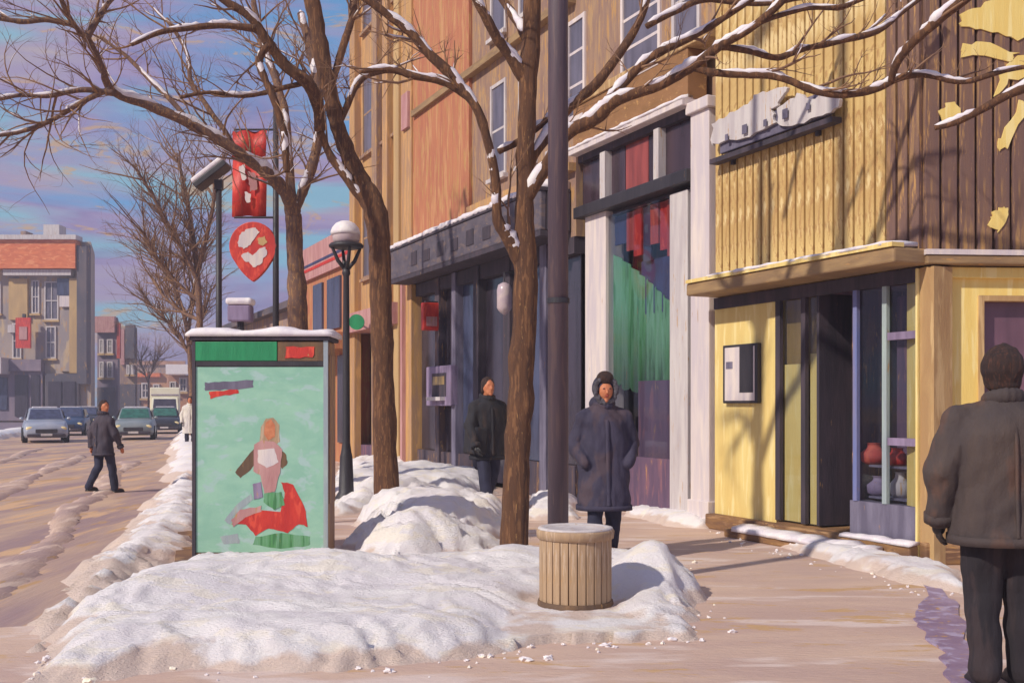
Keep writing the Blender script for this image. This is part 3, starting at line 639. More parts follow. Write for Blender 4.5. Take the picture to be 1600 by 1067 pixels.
# upper windows
for a, b_ in ((886, 862), (838, 812), (792, 768)):
    for k in range(4): window(B3, a, b_, 5.3+k*2.4, 6.9+k*2.4, 'grey_white', 'glass_far', bars=1, o=.0)
b3('string_course', 'canopy', 900, 652, .0, .14, 7.3, 7.42); b3('string_course', 'tall_ochre', 900, 738, .0, .12, 4.85, 4.97)
b3('downpipe', 'pink', 641, 638, .1, .18, .2, 4.6)
b3('wall_sign', 'pink', 648, 638, .1, .16, Z(640, 205), Z(640, 150))
MB().box(S(900), S(634), -5, -.61, 0, 15, FP).build('core', 'dark_wall', B3)
b3('upper_fill', 'brown_wall', 900, 634, -.6, -.31, zs0, 15)
MB().box(S(900), S(634)+.1, -5, .3, 15, 15.2, FP).build('roof', 'brown_wall', B3)
# ---- building 4 tall ochre, building 5 low pink, building 6
B4 = empty('tall_ochre_building', (0, 0, 0), 0, 'tall narrow ochre building with orange pilasters beyond the dark shopfront', 'building')
MB().box(S(633.6), S(556), -6, 0, 3.2, 15.5, FP).build('wall', 'tall_ochre', B4)
MB().box(S(633.6), S(556), -6, -.35, 0, 3.2, FP).build('wall', 'dark_wall', B4)
for px, mt in ((630, 'far_ochre'), (612, 'tall_ochre'), (595, 'brown_wall'), (560, 'tall_ochre')): MB().box(S(px+4), S(px-4), .0, .16, 0, 15.5, FP).build('pilaster', mt, B4)
for a, b_ in ((622, 616), (607, 600), (588, 568)):
    for k in range(4): window(B4, a, b_, 4.4+k*2.9, 6.3+k*2.9, 'brown_wall', 'glass_far', bars=1)
for a, b_, mt in ((626, 600, 'glass'), (596, 562, 'glass_olive')): MB().box(S(a), S(b_), -.3, -.28, .5, 3.1, FP).build('shop_pane', mt, B4)
MB().box(S(633), S(556), -.3, .3, 3.15, 3.6, FP).build('shop_sign', 'pink', B4)
MB().box(S(633), S(556), -.3, .0, 0, .5, FP).build('stall_riser', 'purple_dark', B4)
MB().box(S(633.6)-.05, S(556)+.1, -6, .35, 15.5, 15.8, FP).build('cornice', 'orange_wall', B4)
B5 = empty('low_pink_shop', (0, 0, 0), 0, 'low pink and orange shop with a striped sign band behind the globe lamp', 'shop')
hb = Z(515, 372)
MB().box(S(555.5), S(476), -6, 0, 0, hb-.9, FP).build('wall', 'orange_wall', B5)
MB().box(S(555.5), S(476), -6, .1, hb-.9, hb, FP).build('sign_band', 'pink', B5)
MB().box(S(555.5), S(476), .101, .11, hb-.55, hb-.48, FP).build('sign_stripe', 'navy', B5); MB().box(S(555.5), S(476), .101, .112, hb-.68, hb-.60, FP).build('sign_stripe', 'red', B5)
for a, b_, mt in ((553, 541, 'pink'), (534, 514, 'glass_blue'), (506, 492, 'glass_blue')):
    MB().box(S(a), S(b_), .0, .06, 3.4, hb-1.1, FP).build('upper_pane', mt, B5)
for a, b_, mt in ((553, 530, 'glass'), (524, 500, 'glass'), (496, 480, 'glass')): MB().box(S(a), S(b_), .0, .05, .5, 2.7, FP).build('shop_pane', mt, B5)
MB().box(S(555), S(478), .0, .8, 2.8, 3.2, FP).build('awning', 'orange_wall', B5)
gs = empty('round_green_sign', (0, 0, 0), 0, 'round green sign sticking out between the globe lamp and the left trunk', 'sign')
p = at(557, 503, 24.0)
MB().prism([(.17*math.cos(a), .17*math.sin(a)) for a in np.linspace(0, 2*math.pi, 25)[:-1]], lambda u_, v, w_: (p.x+u_, p.y+w_, p.z+v), 0, .08).build('disc', 'green_sign', gs)
MB().tube([(p.x+.1, p.y+.04, p.z), tuple(FP(S(565), 0, p.z))], [.02, .02], 6).build('bracket', 'black', gs)
B6 = empty('low_brown_terrace', (0, 0, 0), 0, 'low brown terrace far down the near pavement behind the kiosk', 'building')
MB().box(S(475), 38, -7, 0, 0, 4.3, FP).build('wall', 'far_brown', B6)
MB().box(S(475), 38, -7.2, .3, 4.3, 4.5, FP).build('roof', 'far_dark', B6)
for i in range(6): MB().box(24+i*2.3, 25.6+i*2.3, .0, .05, .6, 3, FP).build('window', 'glass', B6)

# ------------------------------------------------------------------ far left side of the street
def far_building(name, label, px0, px1, Y, ytop, depth, wall, parts):
    e = empty(name, (0, 0, 0), 0, label, 'building')
    x0, x1 = (px0-800)/F*Y, (px1-800)/F*Y; zt_ = CH-(ytop-HY)/F*Y
    MB().box(x0, x1, Y, Y+depth, 0, zt_, lambda x, y, z: (x-.34*(y-Y), y, z)).build('wall', wall, e)
    for nm, mt, a, b_, ya, yb, o in parts:
        if nm == 'window':
            xa, xb, z_a, z_b = (a-800)/F*Y, (b_-800)/F*Y, CH-(yb-HY)/F*Y, CH-(ya-HY)/F*Y; fw = .11*Y/95
            wf = MB().box(xa, xa+fw, Y-o, Y, z_a, z_b).box(xb-fw, xb, Y-o, Y, z_a, z_b).box(xa+fw, xb-fw, Y-o, Y, z_b-fw, z_b).box(xa+fw, xb-fw, Y-o, Y, z_a, z_a+fw).box(xa+fw, xb-fw, Y-o*.8, Y, (z_a+z_b)/2-fw*.4, (z_a+z_b)/2+fw*.4).box((xa+xb)/2-fw*.3, (xa+xb)/2+fw*.3, Y-o*.7, Y, z_a+fw, z_b-fw).build('window', 'grey_white', e)
            MB().box(xa+fw*.5, xb-fw*.5, Y-.03, Y-.01, z_a+fw*.5, z_b-fw*.5).build('pane', mt, wf)
            MB().box(xa-fw, xb+fw, Y-o-.15, Y-.001, z_a-fw*1.6, z_a-.01).build('sill', 'far_ochre', wf)
            continue
        MB().box((a-800)/F*Y, (b_-800)/F*Y, Y-o, Y-.001 if o > 0 else Y+.3, CH-(yb-HY)/F*Y, CH-(ya-HY)/F*Y).build(nm, mt, e)
    return e
A = [('cornice', 'orange', -90, 126, 378, 422, 1.2), ('roof_edge', 'grey_white', -92, 129, 371, 378, 1.5), ('string_course', 'grey_white', 12, 117, 423, 432, .9),
     ('side_pier', 'far_dark', 127, 142, 386, 600, 1.0), ('pilaster', 'far_ochre', 16, 45, 436, 500, .3), ('pilaster', 'far_ochre', 112, 126, 436, 583, .53),
     ('window', 'glass_far', 50, 62, 438, 490, .12), ('window', 'glass_far', 70, 92, 440, 500, .12), ('blue_panel', 'glass_blue', 92, 115, 436, 462, .4), ('white_panel', 'white_paint', 96, 115, 463, 480, .45),
     ('window', 'glass_far', 20, 34, 505, 560, .12), ('window', 'glass_far', 72, 88, 510, 560, .12), ('pilaster', 'far_grey', 96, 118, 485, 580, .35), ('window', 'glass_far', -20, 2, 440, 490, .12), ('window', 'glass_far', -40, -10, 505, 560, .12),
     ('shop_band', 'far_purple', -90, 70, 562, 580, .8), ('shopfront', 'far_purple', -90, 70, 580, 657, .5), ('shop_pane', 'glass_blue', 3, 16, 590, 640, .62), ('shop_pane', 'glass', 28, 48, 586, 650, .62), ('shop_pane', 'glass', 53, 66, 586, 650, .62), ('awning', 'grey_white', -30, 20, 560, 585, 2.2),
     ('shopfront', 'far_dark', 74, 126, 584, 655, .5), ('shop_pane', 'glass', 80, 100, 596, 650, .62), ('shop_pane', 'glass', 104, 122, 596, 650, .62),
     ('sign_box', 'grey_white', 16, 27, 508, 520, .5)]
FA = far_building('orange_topped_building', 'grey-brown building with a bright orange cornice across the street at far left', -90, 142, 95, 378, 8, 'far_grey', A)
MB().box((60-800)/F*95, (85-800)/F*95, 96, 97.5, 15.9, 17.4).build('chimney', 'grey_white', FA)
MB().box((16-800)/F*95, (24-800)/F*95, 97, 98.5, 15.9, 17).build('chimney', 'far_brown', FA)
for i in range(3):
    for j in range(4):
        pass
rsn = empty('red_blade_sign', (0, 0, 0), 0, 'red projecting sign with white scrawl on the orange-corniced building', 'sign')
for a, b_, ya, yb, mt, o, o2, nm in ((34, 57, 498, 545, 'red', 1.2, 1.0, 'board'), (40, 52, 512, 532, 'pink', 1.26, 1.21, 'mark'), (44, 48, 492, 498, 'black', 1.15, .9, 'bracket')):
    MB().box((a-800)/F*95, (b_-800)/F*95, 95-o, 95-o2, CH-(yb-HY)/F*95, CH-(ya-HY)/F*95).build(nm, mt, rsn)
far_building('pink_topped_building', 'narrow purple-grey building with a pale pink parapet next to the orange-corniced one', 152, 184, 112, 496, 10, 'far_purple',
    [('parapet', 'pink', 151, 182, 495, 520, .6), ('window', 'glass_far', 156, 163, 530, 552, .2), ('window', 'glass_far', 168, 177, 530, 552, .2), ('window', 'glass_far', 156, 163, 565, 590, .2), ('window', 'glass_far', 168, 177, 565, 590, .2), ('shopfront', 'far_dark', 154, 182, 605, 655, .4), ('side_pier', 'dark_red', 184, 189, 505, 560, .3)])
far_building('dark_brown_building', 'dark brown building down the street with a pale vertical strip', 186, 214, 128, 512, 12, 'far_brown',
    [('pale_strip', 'pink', 190, 196, 515, 570, .4), ('dark_pier', 'far_dark', 198, 212, 508, 560, .5), ('window', 'glass_far', 200, 205, 570, 585, .6), ('window', 'glass_far', 207, 211, 570, 585, .6), ('shopfront', 'far_dark', 188, 213, 600, 650, .4)])
far_building('brown_end_building', 'low brown building with an orange roofline closing the far end of the street', 205, 262, 172, 583, 10, 'far_orange',
    [('roof_edge', 'orange', 204, 252, 583, 589, .8), ('window', 'glass_far', 222, 234, 598, 622, .4), ('window', 'far_dark', 240, 250, 600, 622, .4), ('shopfront', 'far_dark', 206, 220, 600, 640, .4)])
far_building('snow_roofed_building', 'small snow-roofed building at the far right end of the street', 263, 330, 150, 586, 9, 'far_orange',
    [('snow_roof', 'snow_small', 266, 302, 570, 585, 2.0), ('window', 'slate', 281, 293, 590, 612, .4), ('window', 'far_dark', 266, 276, 596, 616, .4)])
far_building('distant_block', 'plain brown block beyond the end of the street', 212, 290, 230, 566, 12, 'far_brown', [('roof_edge', 'far_orange', 212, 290, 564, 570, .5)])
far_building('distant_block', 'grey-brown block hidden mostly behind the kiosk down the street', 320, 470, 120, 560, 12, 'far_brown', [('window', 'glass_far', 380, 395, 580, 600, .2)])

# ------------------------------------------------------------------ kiosk
KY = 10.2
kz = empty('poster_kiosk', (-2.355, KY, 0), 0, 'tall poster kiosk with an aqua advert under a green header and a snow cap', 'kiosk')
def kx(px): return (px-800)/F*KY+2.355
def kzz(py): return CH-(py-HY)/F*KY
hw = kx(512)
MB().box(-hw, hw, .0, .42, -.02, 2.03).build('body', 'brown_wall', kz, bevel=.02)
MB().box(-hw-.03, hw+.03, -.05, .47, 2.031, 2.07).build('roof', 'dark_trim', kz, bevel=.01)
MB().box(-hw-.008, -hw+.022, -.035, .0, 0, 2.03).build('side_post', 'dark_trim', kz); MB().box(hw-.035, hw+.006, -.03, -.001, 0, 2.03).build('side_post', 'aqua_mull', kz)
MB().box(-hw+.023, hw-.036, -.03, -.001, kzz(572), kzz(566)+.01).build('divider', 'black', kz)
MB().box(-hw+.023, kx(434), -.035, -.001, kzz(566)+.012, 2.02).build('green_header', 'green_sign', kz, bevel=.006)
dh = MB().box(kx(435), hw-.036, -.03, -.001, kzz(566)+.012, 2.02).build('dark_header', 'bin_dark', kz)
MB().prism(jag([(kx(447), kzz(560)), (kx(490), kzz(558)), (kx(492), kzz(543)), (kx(448), kzz(541))], .008, 4, 3), lambda a, b, w_: (a, w_, b), -.036, -.031).build('red_mark', 'red', dh)
po = MB().box(-hw+.024, hw-.037, -.02, -.002, kzz(862), kzz(573)).build('poster', 'aqua', kz)
def pr(poly, mt, d, nm='printed_shape', sd=1, amp=.006):
    MB().prism(jag([(kx(a), kzz(b)) for a, b in poly], amp, 4, sd), lambda a, b, w_: (a, w_, b), -.0205-.001*d, -.0201).build(nm, mt, po)
pr([(320, 598), (350, 596), (396, 594), (397, 606), (352, 609), (321, 611)], 'slate', 1, 'title_bar', 2)
pr([(328, 612), (372, 608), (374, 615), (345, 618), (330, 624)], 'red', 2, 'title_bar', 3)
pr([(400, 698), (384, 716), (368, 738), (376, 746), (392, 734), (404, 716)], 'bin_dark', 1, 'figure_arm', 4, .004)
pr([(436, 698), (448, 710), (450, 724), (442, 732), (434, 718)], 'bin_dark', 1, 'figure_arm', 14, .004)
pr([(406, 690), (408, 668), (416, 654), (428, 652), (437, 664), (438, 690), (430, 694), (414, 694)], 'bin', 1, 'figure_hair', 15, .004)
pr([(396, 780), (366, 806), (360, 820), (352, 812), (372, 786), (394, 770)], 'aqua_mull', 1, 'printed_shape', 16)
pr([(416, 660), (424, 655), (431, 664), (430, 682), (420, 688), (413, 678)], 'skin', 3, 'figure_head', 5, .003)
pr([(398, 694), (410, 688), (430, 690), (442, 702), (438, 738), (430, 768), (414, 770), (408, 742), (397, 736)], 'pink', 4, 'figure_dress', 6, .004)
pr([(404, 702), (430, 700), (436, 722), (418, 730), (404, 722)], 'white_paint', 5, 'figure_dress', 7, .004)
pr([(396, 756), (408, 752), (412, 776), (398, 780)], 'lilac', 5, 'figure_leg', 8, .003)
pr([(414, 770), (440, 768), (446, 788), (430, 796), (413, 784)], 'green_cloth', 5, 'printed_shape', 9, .004)
pr([(362, 818), (380, 804), (410, 796), (438, 800), (446, 770), (440, 752), (458, 756), (476, 790), (482, 822), (468, 818), (450, 832), (420, 824), (400, 836), (386, 818)], 'red', 3, 'red_sweep', 10)
pr([(362, 812), (376, 796), (408, 790), (410, 798), (384, 808), (366, 822)], 'pink', 4, 'printed_shape', 11)
pr([(400, 838), (440, 832), (486, 838), (484, 852), (440, 856), (396, 850)], 'green_cloth', 1, 'printed_shape', 12)
pr([(345, 838), (372, 832), (376, 848), (350, 850)], 'aqua_mull', 1, 'printed_shape', 13)
MB().box(-hw+.03, hw-.04, -.015, .0, 0.0, kzz(864)).build('kick_panel', 'ochre', kz)
sc_ = MB(); nn = 26; r = random.Random(4)
for i in range(nn+1):
    x = -hw-.06+(2*hw+.12)*i/nn; t = .06+.014*math.sin(i*.5)+.012*r.random()
    if i in (0, nn): t *= .5
    sc_.v += [(x, .49, 2.069), (x, .47, 2.07+t), (x, .25, 2.075+t*1.3), (x, -.05, 2.07+t), (x, -.085, 2.07+t*.4), (x, -.07, 2.069)]
for i in range(nn):
    for k in range(6): sc_.f.append((i*6+k, i*6+(k+1) % 6, (i+1)*6+(k+1) % 6, (i+1)*6+k))
sc_.f += [tuple(range(6)), tuple(nn*6+k for k in range(5, -1, -1))]
sc_.build('snow_cap', 'snow_small', kz, smooth=True)
MB().box(hw+.001, hw+.012, .06, .37, .5, 1.9).build('side_panel', 'brown_wall', kz)

# ------------------------------------------------------------------ poles, lamps, signs
pl = empty('street_pole', (at(872, 0, 8.3).x, 8.3, 0), 0, 'thick dark plum street pole rising behind the round bin out of the picture', 'pole')
MB().tube([(0, 0, 0), (0, 0, 9.2)], [.08, .072], 24).build('shaft', 'plum', pl, smooth=True)
MB().lathe([(.17, 0), (.17, .06), (.12, .1), (.1, .35), (.085, .4)], n=24).build('base', 'plum', pl, smooth=True)
MB().tube([(0, 0, 9.0), (-.4, .0, 9.5), (-1.6, 0, 9.7)], [.05, .045, .04], 10).build('arm', 'plum', pl, smooth=True)
MB().ell((-1.9, 0, 9.68), (.4, .15, .1)).build('lamp_head', 'grey_white', pl, smooth=True)
MB().tube([(0, 0, 2.2), (0, 0, 2.24)], [.088, .088], 24).tube([(0, 0, 4.6), (0, 0, 4.66)], [.086, .086], 24).build('band', 'black', pl, smooth=False)

LY = 15.5
lp = empty('globe_lamp', (at(541, 0, LY).x, LY, 0), 0, 'black post lamp with a snow-capped white globe beside the kiosk', 'street lamp')
zg = CH-(386-HY)/F*LY
MB().lathe([(.16, 0), (.16, .12), (.11, .2), (.09, .7), (.075, .76), (.055, .9), (.05, 2.2), (.042, zg-.42), (.06, zg-.38), (.05, zg-.3)], n=16).build('post', 'black', lp, smooth=True)
for k in range(4):
    a = k*math.pi/2+.4; c_, s_ = math.cos(a), math.sin(a)
    MB().tube([(0, 0, zg-.34), (c_*.12, s_*.12, zg-.2), (c_*.2, s_*.2, zg-.02), (c_*.19, s_*.19, zg+.03)], [.03, .028, .022, .02], 8).build('bracket', 'black', lp, smooth=True)
MB().lathe([(.15, -.03), (.24, -.01), (.25, .02), (.22, .05)], (0, 0, zg), 20).build('collar', 'black', lp, smooth=True)
MB().lathe([(.15, .0), (.19, .05), (.20, .13), (.178, .21), (.11, .26), (.04, .28)], (0, 0, zg+.04), 20).build('globe', 'globe', lp, smooth=True)
sm = MB().lathe([(.208, .13), (.212, .17), (.19, .23), (.135, .295), (.07, .325), (.02, .33)], (-.012, 0, zg+.04), 20).build('snow_cap', 'snow_small', lp, smooth=True)

QY = 19.0
sq = empty('flood_lamp', (at(342, 0, QY).x, QY, 0), 0, 'thin black post with a tilted square lamp head under snow, left of the red signs', 'street lamp')
zq = CH-(286-HY)/F*QY
MB().tube([(0, 0, 0), (0, 0, zq)], [.06, .05], 12).build('post', 'black', sq, smooth=True)
Tt = Matrix.Rotation(math.radians(-38), 3, 'Y')
def tq(x, y, z): v = Tt @ Vector((x, y, z)); return (v.x-.12, v.y, v.z+zq+.13)
MB().box(-.34, .34, -.2, .2, -.06, .04, tq).build('lamp_head', 'black', sq, bevel=.015)
MB().box(-.33, .32, -.19, .19, .041, .13, tq).build('snow_cap', 'snow_small', sq, bevel=.03)
MB().box(-.07, .07, -.05, .05, zq-.12, zq+.05).build('knuckle', 'black', sq)
MB().box(-.09, .09, -.09, .09, .9, 1.2).build('access_box', 'dark_trim', sq)

RY = 18.5
bp_ = empty('banner_pole', (at(431, 0, RY).x, RY, 0), 0, 'tall thin black pole carrying the red banner and the round red sign', 'pole')
MB().tube([(0, 0, 0), (0, 0, at(0, 112, RY).z)], [.06, .045], 12).build('shaft', 'black', bp_, smooth=True)
def rx(px): return (px-800)/F*RY
def rz(py): return CH-(py-HY)/F*RY
for py in (203, 340, 372): MB().tube([(0, 0, rz(py)), (rx(366)-bp_.location.x, 0, rz(py))], [.02, .018], 6).build('bracket', 'black', bp_)
bn = empty('street_banner', (rx(390), RY, 0), 0, 'red street banner with white marks hanging above the round red sign', 'banner')
bo = lambda px: rx(px)-rx(390)
for (ya, yb, seed) in ((205, 244, 1), (250, 338, 2)):
    mb = MB(); n = 12
    for i in range(n+1):
        u_ = 363+54*i/n; o = .03*math.sin(i*.9+seed)
        mb.v += [(bo(u_), o, rz(ya+(.6*math.sin(i)))), (bo(u_-2), o+.03, rz(yb+2*math.sin(i*.8))), (bo(u_-2), o+.042, rz(yb+2*math.sin(i*.8))), (bo(u_), o+.012, rz(ya+.6*math.sin(i)))]
    for i in range(n):
        for k in range(4): mb.f.append((i*4+k, i*4+(k+1) % 4, (i+1)*4+(k+1) % 4, (i+1)*4+k))
    mb.build('cloth', 'red', bn, smooth=True)
def bshape(poly, mt, o, par, nm, sd, amp=.012): return MB().prism(jag([(bo(a), rz(b)) for a, b in poly], amp, 4, sd), lambda a, b, w_: (a, w_, b), -o-.006, -o+.05 if nm == 'disc' else -o).build(nm, mt, par)
for i, q in enumerate([[(374, 262), (382, 258), (386, 280), (379, 284)], [(388, 268), (400, 272), (404, 296), (392, 300), (389, 284)], [(384, 300), (392, 304), (392, 318), (385, 316)]]):
    bshape(q, 'white_paint' if i != 1 else 'pink', .035, bn, 'white_mark', 30+i)
ds = empty('round_red_sign', (rx(390), RY, 0), 0, 'round red pin-shaped sign with a rough white face-like mark above the kiosk', 'sign')
cx, cy, rr_ = 396, 385, 37
pts = []
for k in range(36):
    a = math.radians(-90+k*10); x, y = cx+rr_*math.cos(a), cy+rr_*math.sin(a)*1.02
    if y > cy+26: y = y+(1-abs(x-cx)/28)*18 if abs(x-cx) < 28 else y
    pts.append((x, y))
MB().prism([(bo(a), rz(b)) for a, b in pts], lambda a, b, w_: (a, w_, b), -.05, .05).build('disc', 'red', ds, bevel=.012)
for i, q in enumerate([[(373, 378), (377, 366), (388, 359), (400, 357), (406, 363), (400, 372), (392, 384), (383, 389), (375, 387)], [(404, 374), (414, 370), (418, 380), (412, 386), (404, 382)], [(378, 398), (388, 394), (397, 399), (406, 390), (416, 386), (419, 398), (413, 404), (410, 414), (396, 419), (391, 410), (382, 408)]]):
    MB().prism(jag([(bo(a), rz(b)) for a, b in q], .012, 4, 50+i), lambda a, b, w_: (a, w_, b), -.058, -.0505).build('white_mark', ('white_paint', 'far_ochre', 'white_paint')[i], ds)
ub = empty('utility_box', (at(376, 0, 12.5).x, 12.5, 0), 0, 'small purple box with a snow cap showing over the kiosk top', 'utility box')
uz = CH-(503-HY)/F*12.5
MB().tube([(0, 0, 0), (0, 0, uz)], [.04, .04], 8).build('post', 'black', ub)
MB().box(-.13, .13, -.1, .1, uz, uz+.19).build('housing', 'lilac', ub, bevel=.02)
MB().box(-.15, .15, -.12, .12, uz+.19, uz+.27).build('snow_cap', 'snow_small', ub, bevel=.03)

# ------------------------------------------------------------------ bin
BY = 7.5
bn_ = empty('litter_bin', (at(899, 0, BY).x, BY, 0), 0, 'round tan slatted litter bin standing in the snow bank before the plum pole', 'litter bin')
bh = .575
MB().lathe([(.20, 0), (.225, .03), (.235, bh-.06), (.22, bh-.03)], n=24).build('liner', 'bin_dark', bn_, smooth=True)
sl0 = None; ns = 26
for k in range(ns):
    if sl0 is None: sl0 = MB().add([(x*(.0275 if z else .0255), (-.012 if y else .012), z*(bh-.06)+.02) for x in (-1, 1) for y in (0, 1) for z in (0, 1)], [(0, 1, 3, 2), (4, 6, 7, 5), (0, 4, 5, 1), (2, 3, 7, 6), (0, 2, 6, 4), (1, 5, 7, 3)]).build('slat', 'bin', bn_, bevel=.004); o = sl0
    else: o = sl0.copy(); col.objects.link(o)
    a = 2*math.pi*k/ns; R_ = .236
    o.location = (R_*math.cos(a), R_*math.sin(a), 0); o.rotation_euler = (0, 0, a+math.pi/2)
MB().lathe([(.245, bh-.07), (.265, bh-.06), (.27, bh-.015), (.262, bh), (.2, bh+.005), (.15, bh-.04)], n=28).build('rim', 'bin', bn_, smooth=True)
MB().lathe([(.257, .02), (.262, .04), (.262, .07), (.257, .09)], n=28).build('foot_band', 'bin_dark', bn_)
MB().lathe([(.262, bh-.002), (.255, bh+.012), (.22, bh+.014), (.2, bh+.004)], n=28).build('snow_rim', 'grey_white', bn_, smooth=True)

# ------------------------------------------------------------------ trees
def smooth_path(pts, sub=4):
    """Catmull-Rom through (vec, r)"""
    out_ = []; n = len(pts)
    for i in range(n-1):
        p0, p1, p2, p3 = pts[max(i-1, 0)], pts[i], pts[i+1], pts[min(i+2, n-1)]
        for k in range(sub):
            t = k/sub; f = lambda a, b, c, d: .5*((2*b)+(-a+c)*t+(2*a-5*b+4*c-d)*t*t+(-a+3*b-3*c+d)*t**3)
            v = Vector([f(p0[0][j], p1[0][j], p2[0][j], p3[0][j]) for j in range(3)]); r_ = p1[1]+(p2[1]-p1[1])*t
            out_.append((v, r_))
    out_.append(pts[-1]); return out_
def wobble(path, amp, seed, fr=3.0):
    o = []
    for i, (v, r_) in enumerate(path):
        w = Vector((noise.noise(v*fr+Vector((seed, 0, 0))), noise.noise(v*fr+Vector((0, seed, 5))), noise.noise(v*fr+Vector((3, 1, seed)))))
        o.append((v+w*amp*min(1, i/3), r_*(1+.14*noise.noise(v*7)+.12*noise.noise(v*17))))
    return o
def make_tree(name, label, Y, trunk, limbs, twig_n, seed, bark='bark', snowy=.6, twig_len=1.0, twig_r=1.0):
    rnd = random.Random(seed); base = at(trunk[0][0], HY+CH*F/Y, Y); base.z = 0
    e = empty(name, base, 0, label, 'tree')
    def cv(pts, dy0=0, dy1=0):
        o = []
        for i, p in enumerate(pts):
            yy = Y+dy0+(dy1-dy0)*i/max(1, len(pts)-1); v = at(p[0], p[1], yy)-base; o.append((v, p[2]/F*yy))
        return smooth_path(o, 6)
    tp = wobble(cv(trunk), .015, seed)
    # root flare
    v0, r0 = tp[0]; tp = [(v0+Vector((0, 0, -.25)), r0*1.6), (v0+Vector((0, 0, .0)), r0*1.2)]+tp[1:]
    MB().tube([p for p, _ in tp], [r_ for _, r_ in tp], 14).build('trunk', bark, e, smooth=True)
    paths = []
    def add_snow(path, dens, parent):
        i = 0
        while i < len(path)-3:
            if rnd.random() < dens:
                ln_ = min(rnd.randint(4, 13), len(path)-1-i); seg = path[i:i+ln_+1]
                pts, rad = [], []
                for j, (p, r_) in enumerate(seg):
                    f = math.sin(math.pi*j/(len(seg)-1))**.4 if 0 < j < len(seg)-1 else .25
                    pts.append(p+Vector((-.1*r_, -.25*r_, r_*.75))); rad.append(max(r_*.86, .012)*f*(.7+.6*rnd.random())); pts[-1] += Vector((rnd.uniform(-.2, .2)*r_, 0, rnd.uniform(-.12, .12)*r_))
                MB().tube(pts, rad, 7).build('snow', 'snow_small', parent, smooth=True); i += ln_
            i += 1
    for li, (pts, d0, d1, sn) in enumerate(limbs):
        p = wobble(cv(pts, d0, d1), .02, seed+li*3.3); paths.append(p)
        br = MB().tube([q for q, _ in p], [r_ for _, r_ in p], 9).build('branch', bark, e, smooth=True)
        add_snow(p, sn*snowy, br)
    tw = MB(); tsn = MB()
    def twig(v, d, ln_, r_, lvl):
        n = 7; pts = [v]; rad = [r_]; cur = d.normalized(); bend = Vector((rnd.uniform(-1, 1), rnd.uniform(-1, 1), rnd.uniform(-.3, .9)))*.16
        for i in range(n):
            cur = (cur+bend+Vector((rnd.uniform(-1, 1), rnd.uniform(-1, 1), rnd.uniform(-1, 1)))*.16).normalized()
            pts.append(pts[-1]+cur*ln_/n); rad.append(r_*(1-(i+1)/n*.8))
        tw.tube(pts, rad, 5 if lvl == 0 else 4, cap=False)
        if rnd.random() < .28*snowy and r_ > .006:
            tsn.tube([p+Vector((0, 0, r_*.8)) for p in pts[1:5]], [r_*.3, r_*.7, r_*.7, r_*.3], 5)
        if lvl < 2:
            for k in range(rnd.randint(2, 4)):
                i = rnd.randint(2, n-1); dd = (pts[i+1]-pts[i]).normalized(); sd = Vector((rnd.uniform(-1, 1), rnd.uniform(-1, 1), rnd.uniform(-.5, 1)))
                twig(pts[i], dd*.8+sd*.8, ln_*rnd.uniform(.35, .65), rad[i]*.7, lvl+1)
    allp = [q for p in paths for q in [(p, i) for i in range(2, len(p)-1)]]
    for k in range(twig_n):
        p, i = rnd.choice(allp); v, r_ = p[i]; dd = (p[i+1][0]-p[i][0]).normalized()
        sd = Vector((rnd.uniform(-1, 1), rnd.uniform(-.8, .8), rnd.uniform(-.6, 1)))
        twig(v, dd*.9+sd, rnd.uniform(.35, 1.0)*twig_len, min(r_*.5, rnd.uniform(.008, .02))*twig_r, 0)
    if tw.v: tag(tw.build('twigs', 'twig', e, smooth=True, fix=False), kind='stuff')
    if tsn.v: tag(tsn.build('twig_snow', 'snow_small', e, smooth=True, fix=False), kind='stuff')
    return e
